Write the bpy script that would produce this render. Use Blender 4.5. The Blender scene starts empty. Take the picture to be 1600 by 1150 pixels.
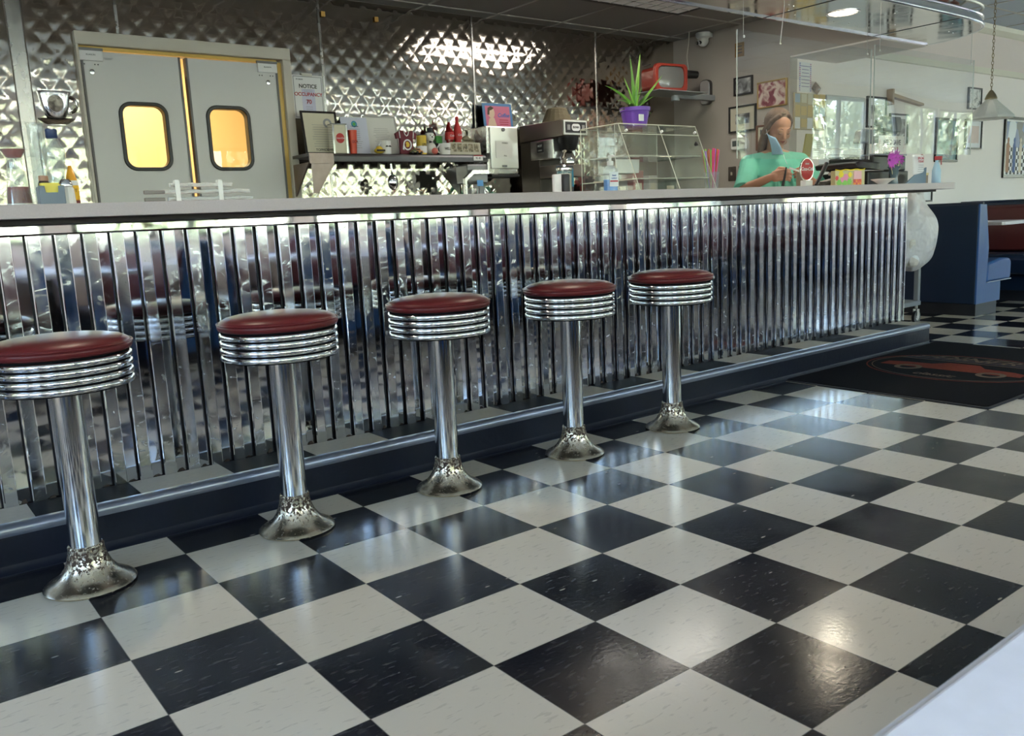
import bpy, bmesh, math, random
from mathutils import Vector, Matrix
random.seed(7)
S = bpy.context.scene
COL = S.collection
PI = math.pi

# ------------------------------------------------------------------ camera, world, light, exposure
cam = bpy.data.cameras.new('camera'); camo = bpy.data.objects.new('camera', cam); COL.objects.link(camo)
_r = Vector((0.79013572, -0.61117833, -0.04633127)); _d = Vector((-0.14112781, -0.10784995, -0.98409925)); _f = Vector((0.59646331, 0.7841106, -0.17147036))
_m = Matrix((_r, -_d, -_f)).transposed().to_4x4(); _m.translation = Vector((-1.3000617, -1.1300326, 0.96376))
camo.matrix_world = _m
cam.sensor_fit = 'HORIZONTAL'; cam.sensor_width = 36; cam.lens = 1333.625 / 1600 * 36
cam.clip_start = 0.02; cam.clip_end = 300
cam.dof.use_dof = True; cam.dof.focus_distance = 4.0; cam.dof.aperture_fstop = 26
S.camera = camo
S.view_settings.view_transform = 'Standard'; S.view_settings.look = 'None'
S.view_settings.exposure = 0.80; S.view_settings.gamma = 1; S.view_settings.use_curve_mapping = False
S.cycles.use_denoising = True
S.cycles.max_bounces = 12; S.cycles.glossy_bounces = 8; S.cycles.transparent_max_bounces = 24; S.cycles.diffuse_bounces = 5
S.cycles.sample_clamp_indirect = 6; S.cycles.caustics_reflective = False; S.cycles.caustics_refractive = False

W = bpy.data.worlds.new('world'); S.world = W; W.use_nodes = True
wn = W.node_tree.nodes; wl = W.node_tree.links
sky = wn.new('ShaderNodeTexSky'); sky.sky_type = 'NISHITA'; sky.sun_disc = False
sky.sun_elevation = math.radians(50); sky.sun_rotation = math.radians(20); sky.altitude = 100; sky.dust_density = 1.5
wn['Background'].inputs['Strength'].default_value = 2.4
hs = wn.new('ShaderNodeHueSaturation'); hs.inputs['Saturation'].default_value = 1.0; wl.new(sky.outputs[0], hs.inputs['Color'])   # the camera's daylight white balance
wl.new(hs.outputs[0], wn['Background'].inputs[0])

sun = bpy.data.lights.new('sun', 'SUN'); sun.energy = 26; sun.angle = math.radians(1); sun.color = (1, .97, .94)
suno = bpy.data.objects.new('sun', sun); COL.objects.link(suno)
suno.rotation_euler = Vector((0.30, -0.62, -1.0)).to_track_quat('-Z', 'Y').to_euler()

KITCHEN_E = 8
def area(name, loc, aim, sx, sy, power, color, portal=False):
    l = bpy.data.lights.new(name, 'AREA'); l.shape = 'RECTANGLE'; l.size = sx; l.size_y = sy; l.energy = power; l.color = color
    o = bpy.data.objects.new(name, l); COL.objects.link(o); o.location = loc
    o.rotation_euler = Vector(aim).to_track_quat('-Z', 'Y').to_euler()
    if portal: l.cycles.is_portal = True
    return o

# ------------------------------------------------------------------ materials
MATS = {}
def nodes(m): return m.node_tree.nodes, m.node_tree.links
def mat(name, color=(.5, .5, .5), rough=.5, metal=0, spec=.5, coat=0, coat_rough=.05, emit=None, estr=1, bump=0, bscale=50, trans=0, alpha=1, ior=1.45, var=0, vscale=8, rvar=0, sheen=0):
    if name in MATS: return MATS[name]
    m = bpy.data.materials.new(name); m.use_nodes = True; n, l = nodes(m); b = n['Principled BSDF']
    b.inputs['Base Color'].default_value = (*color, 1); b.inputs['Roughness'].default_value = rough; b.inputs['Metallic'].default_value = metal
    b.inputs['Specular IOR Level'].default_value = spec; b.inputs['Coat Weight'].default_value = coat; b.inputs['Coat Roughness'].default_value = coat_rough
    b.inputs['Transmission Weight'].default_value = trans; b.inputs['IOR'].default_value = ior; b.inputs['Alpha'].default_value = alpha
    if emit: b.inputs['Emission Color'].default_value = (*emit, 1); b.inputs['Emission Strength'].default_value = estr
    if var or bump or rvar:
        tc = n.new('ShaderNodeTexCoord'); nz = n.new('ShaderNodeTexNoise'); nz.inputs['Scale'].default_value = vscale; nz.inputs['Detail'].default_value = 5
        l.new(tc.outputs['Object'], nz.inputs['Vector'])
        if var:
            mx = n.new('ShaderNodeMix'); mx.data_type = 'RGBA'; l.new(nz.outputs['Fac'], mx.inputs[0])
            mx.inputs[6].default_value = (*[c * (1 - var) for c in color], 1); mx.inputs[7].default_value = (*[min(1, c * (1 + var)) for c in color], 1)
            l.new(mx.outputs[2], b.inputs['Base Color'])
        if rvar:
            mr = n.new('ShaderNodeMapRange'); l.new(nz.outputs['Fac'], mr.inputs[0]); mr.inputs[1].default_value = .3; mr.inputs[2].default_value = .7
            mr.inputs[3].default_value = max(0, rough - rvar); mr.inputs[4].default_value = rough + rvar; l.new(mr.outputs[0], b.inputs['Roughness'])
        if bump:
            n2 = n.new('ShaderNodeTexNoise'); n2.inputs['Scale'].default_value = bscale; l.new(tc.outputs['Object'], n2.inputs['Vector'])
            bp = n.new('ShaderNodeBump'); bp.inputs['Strength'].default_value = bump; bp.inputs['Distance'].default_value = .01
            l.new(n2.outputs['Fac'], bp.inputs['Height']); l.new(bp.outputs[0], b.inputs['Normal'])
    MATS[name] = m; return m

def thin_glass(name, tint=(1, 1, 1), ior=1.5, rough=0.0, body=0, body_col=(1, 1, 1)):
    """clear sheet: transparent body with a mirror reflection on the outer faces (and a little milky body)"""
    if name in MATS: return MATS[name]
    m = bpy.data.materials.new(name); m.use_nodes = True; n, l = nodes(m); n.remove(n['Principled BSDF'])
    t = n.new('ShaderNodeBsdfTransparent'); t.inputs[0].default_value = (*tint, 1)
    g = n.new('ShaderNodeBsdfGlossy'); g.inputs['Roughness'].default_value = rough
    fr = n.new('ShaderNodeFresnel'); fr.inputs[0].default_value = ior
    ge = n.new('ShaderNodeNewGeometry'); sub = n.new('ShaderNodeMath'); sub.operation = 'SUBTRACT'; sub.inputs[0].default_value = 1; l.new(ge.outputs['Backfacing'], sub.inputs[1])
    mu = n.new('ShaderNodeMath'); mu.operation = 'MULTIPLY'; l.new(fr.outputs[0], mu.inputs[0]); l.new(sub.outputs[0], mu.inputs[1])
    mx = n.new('ShaderNodeMixShader'); l.new(mu.outputs[0], mx.inputs[0]); l.new(t.outputs[0], mx.inputs[1]); l.new(g.outputs[0], mx.inputs[2])
    out = mx
    if body:
        d = n.new('ShaderNodeBsdfDiffuse'); d.inputs[0].default_value = (*body_col, 1); m2 = n.new('ShaderNodeMixShader'); m2.inputs[0].default_value = body
        l.new(mx.outputs[0], m2.inputs[1]); l.new(d.outputs[0], m2.inputs[2]); out = m2
    l.new(out.outputs[0], n['Material Output'].inputs[0]); MATS[name] = m; return m

def floor_mat():
    m = bpy.data.materials.new('checkered vinyl tile'); m.use_nodes = True; n, l = nodes(m); b = n['Principled BSDF']
    tc = n.new('ShaderNodeTexCoord'); sep = n.new('ShaderNodeSeparateXYZ'); l.new(tc.outputs['Object'], sep.inputs[0])
    def M(op, a, c=None, d=None):
        q = n.new('ShaderNodeMath'); q.operation = op
        for i, v in enumerate((a, c, d)):
            if v is None: continue
            if isinstance(v, (int, float)): q.inputs[i].default_value = v
            else: l.new(v, q.inputs[i])
        return q.outputs[0]
    u = M('DIVIDE', sep.outputs[0], .3048); v = M('DIVIDE', sep.outputs[1], .29475)
    fu = M('FLOOR', u); fv = M('FLOOR', v); par = M('PINGPONG', M('ADD', fu, fv), 1)      # 0 white, 1 black
    # per-tile random
    cmb = n.new('ShaderNodeCombineXYZ'); l.new(fu, cmb.inputs[0]); l.new(fv, cmb.inputs[1])
    wn_ = n.new('ShaderNodeTexWhiteNoise'); wn_.noise_dimensions = '2D'; l.new(cmb.outputs[0], wn_.inputs['Vector'])
    # flecks: streaky chips
    mp = n.new('ShaderNodeMapping'); l.new(tc.outputs['Object'], mp.inputs[0]); mp.inputs['Rotation'].default_value = (0, 0, .05); mp.inputs['Scale'].default_value = (24, 85, 1)
    f1 = n.new('ShaderNodeTexNoise'); f1.inputs['Scale'].default_value = 1; f1.inputs['Detail'].default_value = 3; l.new(mp.outputs[0], f1.inputs['Vector'])
    mp2 = n.new('ShaderNodeMapping'); l.new(tc.outputs['Object'], mp2.inputs[0]); mp2.inputs['Rotation'].default_value = (0, 0, .5); mp2.inputs['Scale'].default_value = (20, 62, 1)
    f2 = n.new('ShaderNodeTexVoronoi'); f2.inputs['Scale'].default_value = 1; l.new(mp2.outputs[0], f2.inputs['Vector'])
    def ramp(x, a, c):
        r = n.new('ShaderNodeMapRange'); l.new(x, r.inputs[0]); r.inputs[1].default_value = a; r.inputs[2].default_value = c; return r.outputs[0]
    fl_b = ramp(f1.outputs['Fac'], .575, .66); fl_w = ramp(f1.outputs['Fac'], .60, .66)
    chip = M('MULTIPLY', ramp(f2.outputs['Distance'], .22, .14), M('GREATER_THAN', f2.outputs['Color'], .86))
    def mix(f, a, c):
        q = n.new('ShaderNodeMix'); q.data_type = 'RGBA'
        if isinstance(f, float): q.inputs[0].default_value = f
        else: l.new(f, q.inputs[0])
        for i, v_ in ((6, a), (7, c)):
            if isinstance(v_, tuple): q.inputs[i].default_value = (*v_, 1)
            else: l.new(v_, q.inputs[i])
        return q.outputs[2]
    white = mix(wn_.outputs['Value'], (.56, .49, .39), (.64, .57, .465)); white = mix(M('MULTIPLY', fl_w, .42), white, (.38, .33, .27)); white = mix(M('MULTIPLY', chip, .6), white, (.34, .30, .26))
    black = mix(wn_.outputs['Value'], (.009, .0095, .013), (.016, .0165, .021)); black = mix(M('MULTIPLY', fl_b, .32), black, (.10, .095, .09)); black = mix(M('MULTIPLY', chip, .8), black, (.42, .36, .30))
    colr = mix(par, white, black)
    # seams
    def seam(x):
        fr_ = M('FRACT', x); return M('MINIMUM', fr_, M('SUBTRACT', 1, fr_))
    sm = M('MINIMUM', seam(u), seam(v)); smf = ramp(sm, .006, .002)
    colr = mix(M('MULTIPLY', smf, .65), colr, (.06, .055, .05))
    l.new(colr, b.inputs['Base Color'])
    nz = n.new('ShaderNodeTexNoise'); nz.inputs['Scale'].default_value = 5; nz.inputs['Detail'].default_value = 6; l.new(tc.outputs['Object'], nz.inputs['Vector'])
    rr = n.new('ShaderNodeMapRange'); l.new(nz.outputs['Fac'], rr.inputs[0]); rr.inputs[1].default_value = .3; rr.inputs[2].default_value = .7; rr.inputs[3].default_value = .10; rr.inputs[4].default_value = .22
    l.new(rr.outputs[0], b.inputs['Roughness']); b.inputs['Specular IOR Level'].default_value = .27
    nb = n.new('ShaderNodeTexNoise'); nb.inputs['Scale'].default_value = 90; l.new(tc.outputs['Object'], nb.inputs['Vector'])
    bp = n.new('ShaderNodeBump'); bp.inputs['Strength'].default_value = .06; bp.inputs['Distance'].default_value = .004; l.new(nb.outputs['Fac'], bp.inputs['Height']); l.new(bp.outputs[0], b.inputs['Normal'])
    return m

def steel(name, color=(.62, .61, .60), rough=.12, wave=.0, wscale=3, scratch=0, rvar=.04, stretch=(1, 1, 1)):
    if name in MATS: return MATS[name]
    m = bpy.data.materials.new(name); m.use_nodes = True; n, l = nodes(m); b = n['Principled BSDF']
    b.inputs['Base Color'].default_value = (*color, 1); b.inputs['Metallic'].default_value = 1
    tc = n.new('ShaderNodeTexCoord'); mp = n.new('ShaderNodeMapping'); mp.inputs['Scale'].default_value = stretch; l.new(tc.outputs['Object'], mp.inputs[0])
    nz = n.new('ShaderNodeTexNoise'); nz.inputs['Scale'].default_value = 14; nz.inputs['Detail'].default_value = 7; l.new(mp.outputs[0], nz.inputs['Vector'])
    mr = n.new('ShaderNodeMapRange'); l.new(nz.outputs['Fac'], mr.inputs[0]); mr.inputs[1].default_value = .35; mr.inputs[2].default_value = .7
    mr.inputs[3].default_value = max(.01, rough - rvar); mr.inputs[4].default_value = rough + rvar
    ro = mr.outputs[0]
    if scratch:
        sc = n.new('ShaderNodeTexNoise'); sc.inputs['Scale'].default_value = 9; sc.inputs['Detail'].default_value = 8; sc.inputs['Distortion'].default_value = 3.5; l.new(mp.outputs[0], sc.inputs['Vector'])
        s2 = n.new('ShaderNodeMapRange'); l.new(sc.outputs['Fac'], s2.inputs[0]); s2.inputs[1].default_value = .55; s2.inputs[2].default_value = .72; s2.inputs[3].default_value = 0; s2.inputs[4].default_value = scratch
        ad = n.new('ShaderNodeMath'); ad.operation = 'ADD'; l.new(ro, ad.inputs[0]); l.new(s2.outputs[0], ad.inputs[1]); ro = ad.outputs[0]
    l.new(ro, b.inputs['Roughness'])
    if wave:
        nw = n.new('ShaderNodeTexNoise'); nw.inputs['Scale'].default_value = wscale; nw.inputs['Detail'].default_value = 2; l.new(mp.outputs[0], nw.inputs['Vector'])
        bp = n.new('ShaderNodeBump'); bp.inputs['Strength'].default_value = 1; bp.inputs['Distance'].default_value = wave; l.new(nw.outputs['Fac'], bp.inputs['Height']); l.new(bp.outputs[0], b.inputs['Normal'])
    MATS[name] = m; return m

def rusty_chrome():
    m = bpy.data.materials.new('pitted chrome'); m.use_nodes = True; n, l = nodes(m); b = n['Principled BSDF']
    tc = n.new('ShaderNodeTexCoord'); sep = n.new('ShaderNodeSeparateXYZ'); l.new(tc.outputs['Object'], sep.inputs[0])
    nz = n.new('ShaderNodeTexNoise'); nz.inputs['Scale'].default_value = 110; nz.inputs['Detail'].default_value = 6; nz.inputs['Roughness'].default_value = .7; l.new(tc.outputs['Object'], nz.inputs['Vector'])
    # pits thickest just under the collar
    h = n.new('ShaderNodeMapRange'); l.new(sep.outputs[2], h.inputs[0]); h.inputs[1].default_value = .02; h.inputs[2].default_value = .085; h.inputs[3].default_value = 0; h.inputs[4].default_value = .15
    ad = n.new('ShaderNodeMath'); ad.operation = 'ADD'; l.new(nz.outputs['Fac'], ad.inputs[0]); l.new(h.outputs[0], ad.inputs[1])
    th = n.new('ShaderNodeMapRange'); l.new(ad.outputs[0], th.inputs[0]); th.inputs[1].default_value = .615; th.inputs[2].default_value = .65
    n2 = n.new('ShaderNodeTexNoise'); n2.inputs['Scale'].default_value = 40; n2.inputs['Detail'].default_value = 4; l.new(tc.outputs['Object'], n2.inputs['Vector'])
    mx0 = n.new('ShaderNodeMix'); mx0.data_type = 'RGBA'; l.new(n2.outputs['Fac'], mx0.inputs[0]); mx0.inputs[6].default_value = (.78, .72, .60, 1); mx0.inputs[7].default_value = (.56, .47, .33, 1)
    mx = n.new('ShaderNodeMix'); mx.data_type = 'RGBA'; l.new(th.outputs[0], mx.inputs[0]); l.new(mx0.outputs[2], mx.inputs[6]); mx.inputs[7].default_value = (.06, .035, .022, 1)
    l.new(mx.outputs[2], b.inputs['Base Color'])
    inv = n.new('ShaderNodeMath'); inv.operation = 'SUBTRACT'; inv.inputs[0].default_value = 1; l.new(th.outputs[0], inv.inputs[1]); l.new(inv.outputs[0], b.inputs['Metallic'])
    r = n.new('ShaderNodeMapRange'); l.new(th.outputs[0], r.inputs[0]); r.inputs[3].default_value = .24; r.inputs[4].default_value = .8; l.new(r.outputs[0], b.inputs['Roughness'])
    bp = n.new('ShaderNodeBump'); bp.inputs['Strength'].default_value = .5; bp.inputs['Distance'].default_value = .002; bp.invert = True; l.new(th.outputs[0], bp.inputs['Height']); l.new(bp.outputs[0], b.inputs['Normal'])
    return m

def art(name, cols, scale=9, seed=0.0, kind='noise', rough=.4, detail=4, dist=1.0):
    """a blotchy printed picture made of a few colours"""
    if name in MATS: return MATS[name]
    m = bpy.data.materials.new(name); m.use_nodes = True; n, l = nodes(m); b = n['Principled BSDF']; b.inputs['Roughness'].default_value = rough
    tc = n.new('ShaderNodeTexCoord'); mp = n.new('ShaderNodeMapping'); mp.inputs['Location'].default_value = (seed, seed * 1.7, seed * .6); l.new(tc.outputs['Object'], mp.inputs[0])
    if kind == 'noise':
        t = n.new('ShaderNodeTexNoise'); t.inputs['Scale'].default_value = scale; t.inputs['Detail'].default_value = detail; t.inputs['Distortion'].default_value = dist; o = t.outputs['Fac']
    else:
        t = n.new('ShaderNodeTexVoronoi'); t.inputs['Scale'].default_value = scale; sp = n.new('ShaderNodeSeparateColor'); l.new(t.outputs['Color'], sp.inputs[0]); o = sp.outputs[0]
    l.new(mp.outputs[0], t.inputs['Vector'])
    r = n.new('ShaderNodeValToRGB'); l.new(o, r.inputs[0]); r.color_ramp.interpolation = 'LINEAR' if kind == 'noise' else 'CONSTANT'
    lo, hi = (.3, .7) if kind == 'noise' else (0, 1 - 1 / len(cols))
    while len(r.color_ramp.elements) < len(cols): r.color_ramp.elements.new(.5)
    for i, c in enumerate(cols):
        e = r.color_ramp.elements[i]; e.position = lo + (hi - lo) * i / max(1, len(cols) - 1); e.color = (*c, 1)
    l.new(r.outputs[0], b.inputs['Base Color']); MATS[name] = m; return m

CHROME = steel('chrome', (.80, .80, .82), .07, rvar=.03)
CHROME2 = steel('worn chrome', (.72, .72, .72), .14, wave=.0006, wscale=12, rvar=.05, stretch=(1, 1, .25), scratch=.08)
BRUSHED = steel('brushed steel', (.56, .55, .54), .27, rvar=.04)
STEEL_DARK = steel('dark grey metal', (.16, .16, .17), .35)
QUILT = steel('quilted steel', (.60, .555, .50), .10, rvar=.03)
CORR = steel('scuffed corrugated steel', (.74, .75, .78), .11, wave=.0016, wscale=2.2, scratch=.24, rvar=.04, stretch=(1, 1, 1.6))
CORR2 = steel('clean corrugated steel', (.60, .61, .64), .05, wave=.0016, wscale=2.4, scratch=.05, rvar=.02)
MIRROR = steel('polished steel sheet', (.78, .78, .78), .04, wave=.0025, wscale=2.2, rvar=.02)
CANOPY = steel('canopy steel', (.66, .655, .64), .11, wave=.006, wscale=1.8, rvar=.04)
RED_VINYL = mat('oxblood vinyl', (.11, .014, .016), .36, spec=.28, bump=.10, bscale=16, var=.12, vscale=10)
MAROON = mat('maroon vinyl', (.085, .012, .012), .42, bump=.08, bscale=20, var=.1)
NAVY = mat('navy vinyl', (.005, .016, .042), .36, bump=.05, bscale=30, var=.1)
BLUE = mat('blue vinyl', (.022, .090, .27), .34, bump=.05, bscale=30, var=.08)
BLACKV = mat('black rubber base', (.012, .013, .018), .45, var=.2)
DARKBASE = mat('dark vinyl cove base', (.008, .010, .018), .40, spec=.3, bump=.12, bscale=35, var=.25, vscale=12)
NOSING = mat('grey metal nosing', (.28, .30, .36), .30, metal=.7, var=.15, vscale=30)
LAM = mat('speckled grey laminate', (.47, .395, .40), .38, var=.10, vscale=220, spec=.4)
LAM_T = mat('pale table laminate', (.55, .54, .58), .42, var=.10, vscale=60)
WALLGREY = mat('greige wall paint', (.48, .43, .385), .7, var=.03, vscale=2)
WALLWHITE = mat('cream wall paint', (.90, .83, .80), .7, var=.02, vscale=2)
PINK = mat('pinkish wall paint', (.76, .66, .63), .7, var=.02)
CREAM = mat('cream trim', (.74, .70, .60), .5)
CEIL = mat('ceiling tile', (.36, .345, .325), .85, bump=.15, bscale=200)
CEIL2 = mat('pale blue grey ceiling tile', (.50, .55, .62), .85, bump=.15, bscale=200)
TBAR = mat('ceiling grid bar', (.50, .48, .45), .5)
WHITE = mat('white plastic', (.78, .78, .76), .35)
PAPER = mat('white paper', (.80, .80, .82), .6)
PAPER2 = mat('cream paper', (.66, .62, .50), .6)
INK = mat('black ink', (.03, .03, .035), .6)
GREYINK = mat('grey ink', (.30, .30, .32), .6)
REDINK = mat('red ink', (.45, .03, .05), .5)
BLACK = mat('black plastic', (.015, .015, .017), .35)
BLACKF = mat('black frame', (.012, .011, .012), .3)
WOOD = mat('brown frame', (.16, .06, .03), .4)
GOLD = mat('gold frame', (.50, .34, .12), .35, metal=.6)
RED = mat('red plastic', (.50, .03, .03), .45)
ORANGE = mat('orange plastic', (.75, .10, .03), .35)
YELLOW = mat('yellow', (.72, .50, .05), .4)
PURPLE = mat('purple plastic', (.16, .06, .42), .35)
GREEN = mat('green', (.10, .42, .10), .5)
BLUEP = mat('bright blue', (.10, .33, .72), .35)
TEAL = mat('teal blue', (.04, .28, .42), .4)
PINKP = mat('pink', (.80, .20, .38), .4)
LEATHERBROWN = mat('dark brown enamel', (.075, .06, .05), .35, metal=.3)
GLASS = thin_glass('clear glass', (.93, .95, .94), 1.5, .01)
ACRYL = thin_glass('clear acrylic', (.93, .94, .92), 1.5, .02, .03, (.8, .8, .75))
JARG = thin_glass('jar glass', (.93, .95, .94), 1.9, .03, .10, (.85, .9, .88))
PLEXI = thin_glass('hanging plexiglass', (.97, .98, .97), 1.95, .0)
CLEARP = thin_glass('clear plastic', (.9, .92, .94), 1.5, .05, .12, (.8, .85, .9))

# ------------------------------------------------------------------ mesh helpers
def BM(): return bmesh.new()
def _tf(vs, M_):
    if M_ is not None:
        for v in vs: v.co = M_ @ v.co
def box(bm, c, s, rot=None, taper=None):
    vs = []
    for z in (-.5, .5):
        for x, y in ((-.5, -.5), (.5, -.5), (.5, .5), (-.5, .5)):
            k = taper if (taper and z > 0) else 1
            v = Vector((x * s[0] * k, y * s[1] * k, z * s[2]))
            if rot is not None: v = rot @ v
            vs.append(bm.verts.new(v + Vector(c)))
    for f in ((3, 2, 1, 0), (4, 5, 6, 7), (0, 1, 5, 4), (1, 2, 6, 5), (2, 3, 7, 6), (3, 0, 4, 7)): bm.faces.new([vs[i] for i in f])
    return bm
def bx(x0, x1, y0, y1, z0, z1, bm=None):
    bm = bm or BM(); return box(bm, ((x0 + x1) / 2, (y0 + y1) / 2, (z0 + z1) / 2), (x1 - x0, y1 - y0, z1 - z0))
def lathe(bm, prof, n=32, c=(0, 0, 0), axis=None, ang=2 * PI, caps=True):
    """prof = [(r, z)...] bottom to top, revolved about local z through c; closed with caps when r > 0 at the ends"""
    rings = []
    q = None if axis is None else Vector((0, 0, 1)).rotation_difference(Vector(axis))
    for r, z in prof:
        ring = []
        if r < 1e-6:
            v = Vector((0, 0, z)); v = q @ v if q else v; ring = [bm.verts.new(v + Vector(c))]
        else:
            for i in range(n):
                a = ang * i / n; v = Vector((r * math.cos(a), r * math.sin(a), z)); v = q @ v if q else v
                ring.append(bm.verts.new(v + Vector(c)))
        rings.append(ring)
    for a, b in zip(rings, rings[1:]):
        for i in range(n):
            j = (i + 1) % n
            if len(a) == 1 and len(b) == 1: continue
            if len(a) == 1: bm.faces.new((a[0], b[j], b[i]))
            elif len(b) == 1: bm.faces.new((a[i], a[j], b[0]))
            else: bm.faces.new((a[i], a[j], b[j], b[i]))
    if caps and len(rings[0]) > 1: bm.faces.new(list(reversed(rings[0])))
    if caps and len(rings[-1]) > 1: bm.faces.new(rings[-1])
    return bm
def cyl(bm, p0, p1, r0, r1=None, n=16):
    p0 = Vector(p0); p1 = Vector(p1); d = p1 - p0
    return lathe(bm, [(r0, 0), (r0 if r1 is None else r1, d.length)], n, p0, d)
def tube(bm, pts, r, n=10, closed=False, r_end=None):
    pts = [Vector(p) for p in pts]; N = len(pts); rings = []
    up = Vector((0, 0, 1))
    for i, p in enumerate(pts):
        if closed: t = pts[(i + 1) % N] - pts[i - 1]
        else: t = pts[min(i + 1, N - 1)] - pts[max(i - 1, 0)]
        t.normalize()
        a = up.cross(t)
        if a.length < .05: a = Vector((1, 0, 0)).cross(t)
        a.normalize(); b = t.cross(a); rr = r if r_end is None else r + (r_end - r) * i / (N - 1)
        if isinstance(r, (list, tuple)): rr = r[i]
        rings.append([bm.verts.new(p + a * rr * math.cos(2 * PI * k / n) + b * rr * math.sin(2 * PI * k / n)) for k in range(n)])
    for i in range(N if closed else N - 1):
        A = rings[i]; B = rings[(i + 1) % N]
        for k in range(n): bm.faces.new((A[k], A[(k + 1) % n], B[(k + 1) % n], B[k]))
    if not closed: bm.faces.new(list(reversed(rings[0]))); bm.faces.new(rings[-1])
    return bm
def ball(bm, c, r, sc=(1, 1, 1), seg=20, rings=12, rot=None):
    res = bmesh.ops.create_uvsphere(bm, u_segments=seg, v_segments=rings, radius=r)
    for v in res['verts']:
        w = Vector((v.co.x * sc[0], v.co.y * sc[1], v.co.z * sc[2]))
        if rot is not None: w = rot @ w
        v.co = w + Vector(c)
    return bm
def prism(bm, poly, a, b, plane='xy'):
    """polygon extruded from a to b along the axis missing from plane"""
    def P(u, v, w): return {'xy': (u, v, w), 'xz': (u, w, v), 'yz': (w, u, v)}[plane]
    A = [bm.verts.new(P(u, v, a)) for u, v in poly]; B = [bm.verts.new(P(u, v, b)) for u, v in poly]; n = len(poly)
    bm.faces.new(list(reversed(A))); bm.faces.new(B)
    for i in range(n): bm.faces.new((A[i], A[(i + 1) % n], B[(i + 1) % n], B[i]))
    bmesh.ops.recalc_face_normals(bm, faces=bm.faces[:])
    return bm
def rrect(w, h, r, n=6, cx=0, cy=0):
    pts = []
    for sx, sy, a0 in ((1, 1, 0), (-1, 1, PI / 2), (-1, -1, PI), (1, -1, 1.5 * PI)):
        for i in range(n + 1):
            a = a0 + PI / 2 * i / n; pts.append((cx + sx * (w / 2 - r) + r * math.cos(a), cy + sy * (h / 2 - r) + r * math.sin(a)))
    return pts
def ring_plate(bm, outer, inner, a, b, plane='xz'):
    def P(u, v, w): return {'xy': (u, v, w), 'xz': (u, w, v), 'yz': (w, u, v)}[plane]
    L = [[bm.verts.new(P(u, v, w)) for u, v in poly] for poly, w in ((outer, a), (inner, a), (inner, b), (outer, b))]; n = len(outer)
    for k in range(4):
        A = L[k]; B = L[(k + 1) % 4]
        for i in range(n): bm.faces.new((A[i], A[(i + 1) % n], B[(i + 1) % n], B[i]))
    bmesh.ops.recalc_face_normals(bm, faces=bm.faces[:]); return bm

def obj(name, bm, m, parent=None, smooth=False, bevel=0, label=None, kind=None, loc=None, auto=True):
    me = bpy.data.meshes.new(name)
    bmesh.ops.recalc_face_normals(bm, faces=bm.faces[:]) if auto else None
    bm.to_mesh(me); bm.free()
    if isinstance(m, (list, tuple)):
        for q in m: me.materials.append(q)
    else: me.materials.append(m)
    o = bpy.data.objects.new(name, me); COL.objects.link(o)
    if smooth:
        for p in me.polygons: p.use_smooth = True
        if smooth != 'all':
            try: me.set_sharp_from_angle(angle=math.radians(38))
            except Exception: pass
    if bevel:
        md = o.modifiers.new('bevel', 'BEVEL'); md.width = bevel; md.segments = 2; md.limit_method = 'ANGLE'; md.angle_limit = math.radians(40)
    if parent is not None: o.parent = parent
    if loc is not None: o.location = loc
    if label: o['label'] = label
    if kind: o['kind'] = kind
    return o
def thing(name, label, cat, loc=(0, 0, 0), rotz=0, group=None):
    o = bpy.data.objects.new(name, None); COL.objects.link(o); o.empty_display_size = .05
    o.location = loc; o.rotation_euler = (0, 0, rotz); o['label'] = label; o['category'] = cat
    if group: o['group'] = group
    return o
def tag(o, label, cat, group=None, kind=None):
    o['label'] = label; o['category'] = cat
    if group: o['group'] = group
    if kind: o['kind'] = kind
    return o
def struct(name, bm, m, **k): return obj(name, bm, m, kind='structure', **k)
def copy_tree(o, parent=None):
    c = o.copy(); COL.objects.link(c); c.parent = parent
    for ch in list(o.children): copy_tree(ch, c)
    return c
def text(s, size, m, parent, loc, rot=(PI / 2, 0, 0), name='lettering', align='CENTER', shear=0, ext=.0006, bold=0, sx=1):
    cu = bpy.data.curves.new(name, 'FONT'); cu.body = s; cu.size = size; cu.align_x = align; cu.align_y = 'CENTER'; cu.extrude = ext; cu.shear = shear; cu.offset = bold
    cu.materials.append(m); o = bpy.data.objects.new(name, cu); COL.objects.link(o); o.parent = parent; o.location = loc; o.rotation_euler = rot; o.scale = (sx, 1, 1)
    return o
def lines(parent, w, n, y, z0, dz, m=GREYINK, jit=.35, x0=0, th=.0022, name='printed_lines', seed=1):
    rnd = random.Random(seed); bm = BM()
    for i in range(n):
        ww = w * (1 - jit * rnd.random()); bx(x0 - ww / 2, x0 + ww / 2, y - .0004, y, z0 - i * dz, z0 - i * dz + th, bm)
    return obj(name, bm, m, parent)

# ================================================================== THE SETTING
YB = 4.2          # steel-clad back wall
YN = 3.01         # cream wall of the dining side
YW = -2.45        # window wall behind the booths
XL, XR = -4.2, 15.6
ZK, ZD = 2.43, 2.64

fl = struct('floor', bx(XL, XR, YW - .1, YB + 2.2, -.05, 0), floor_mat())

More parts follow.
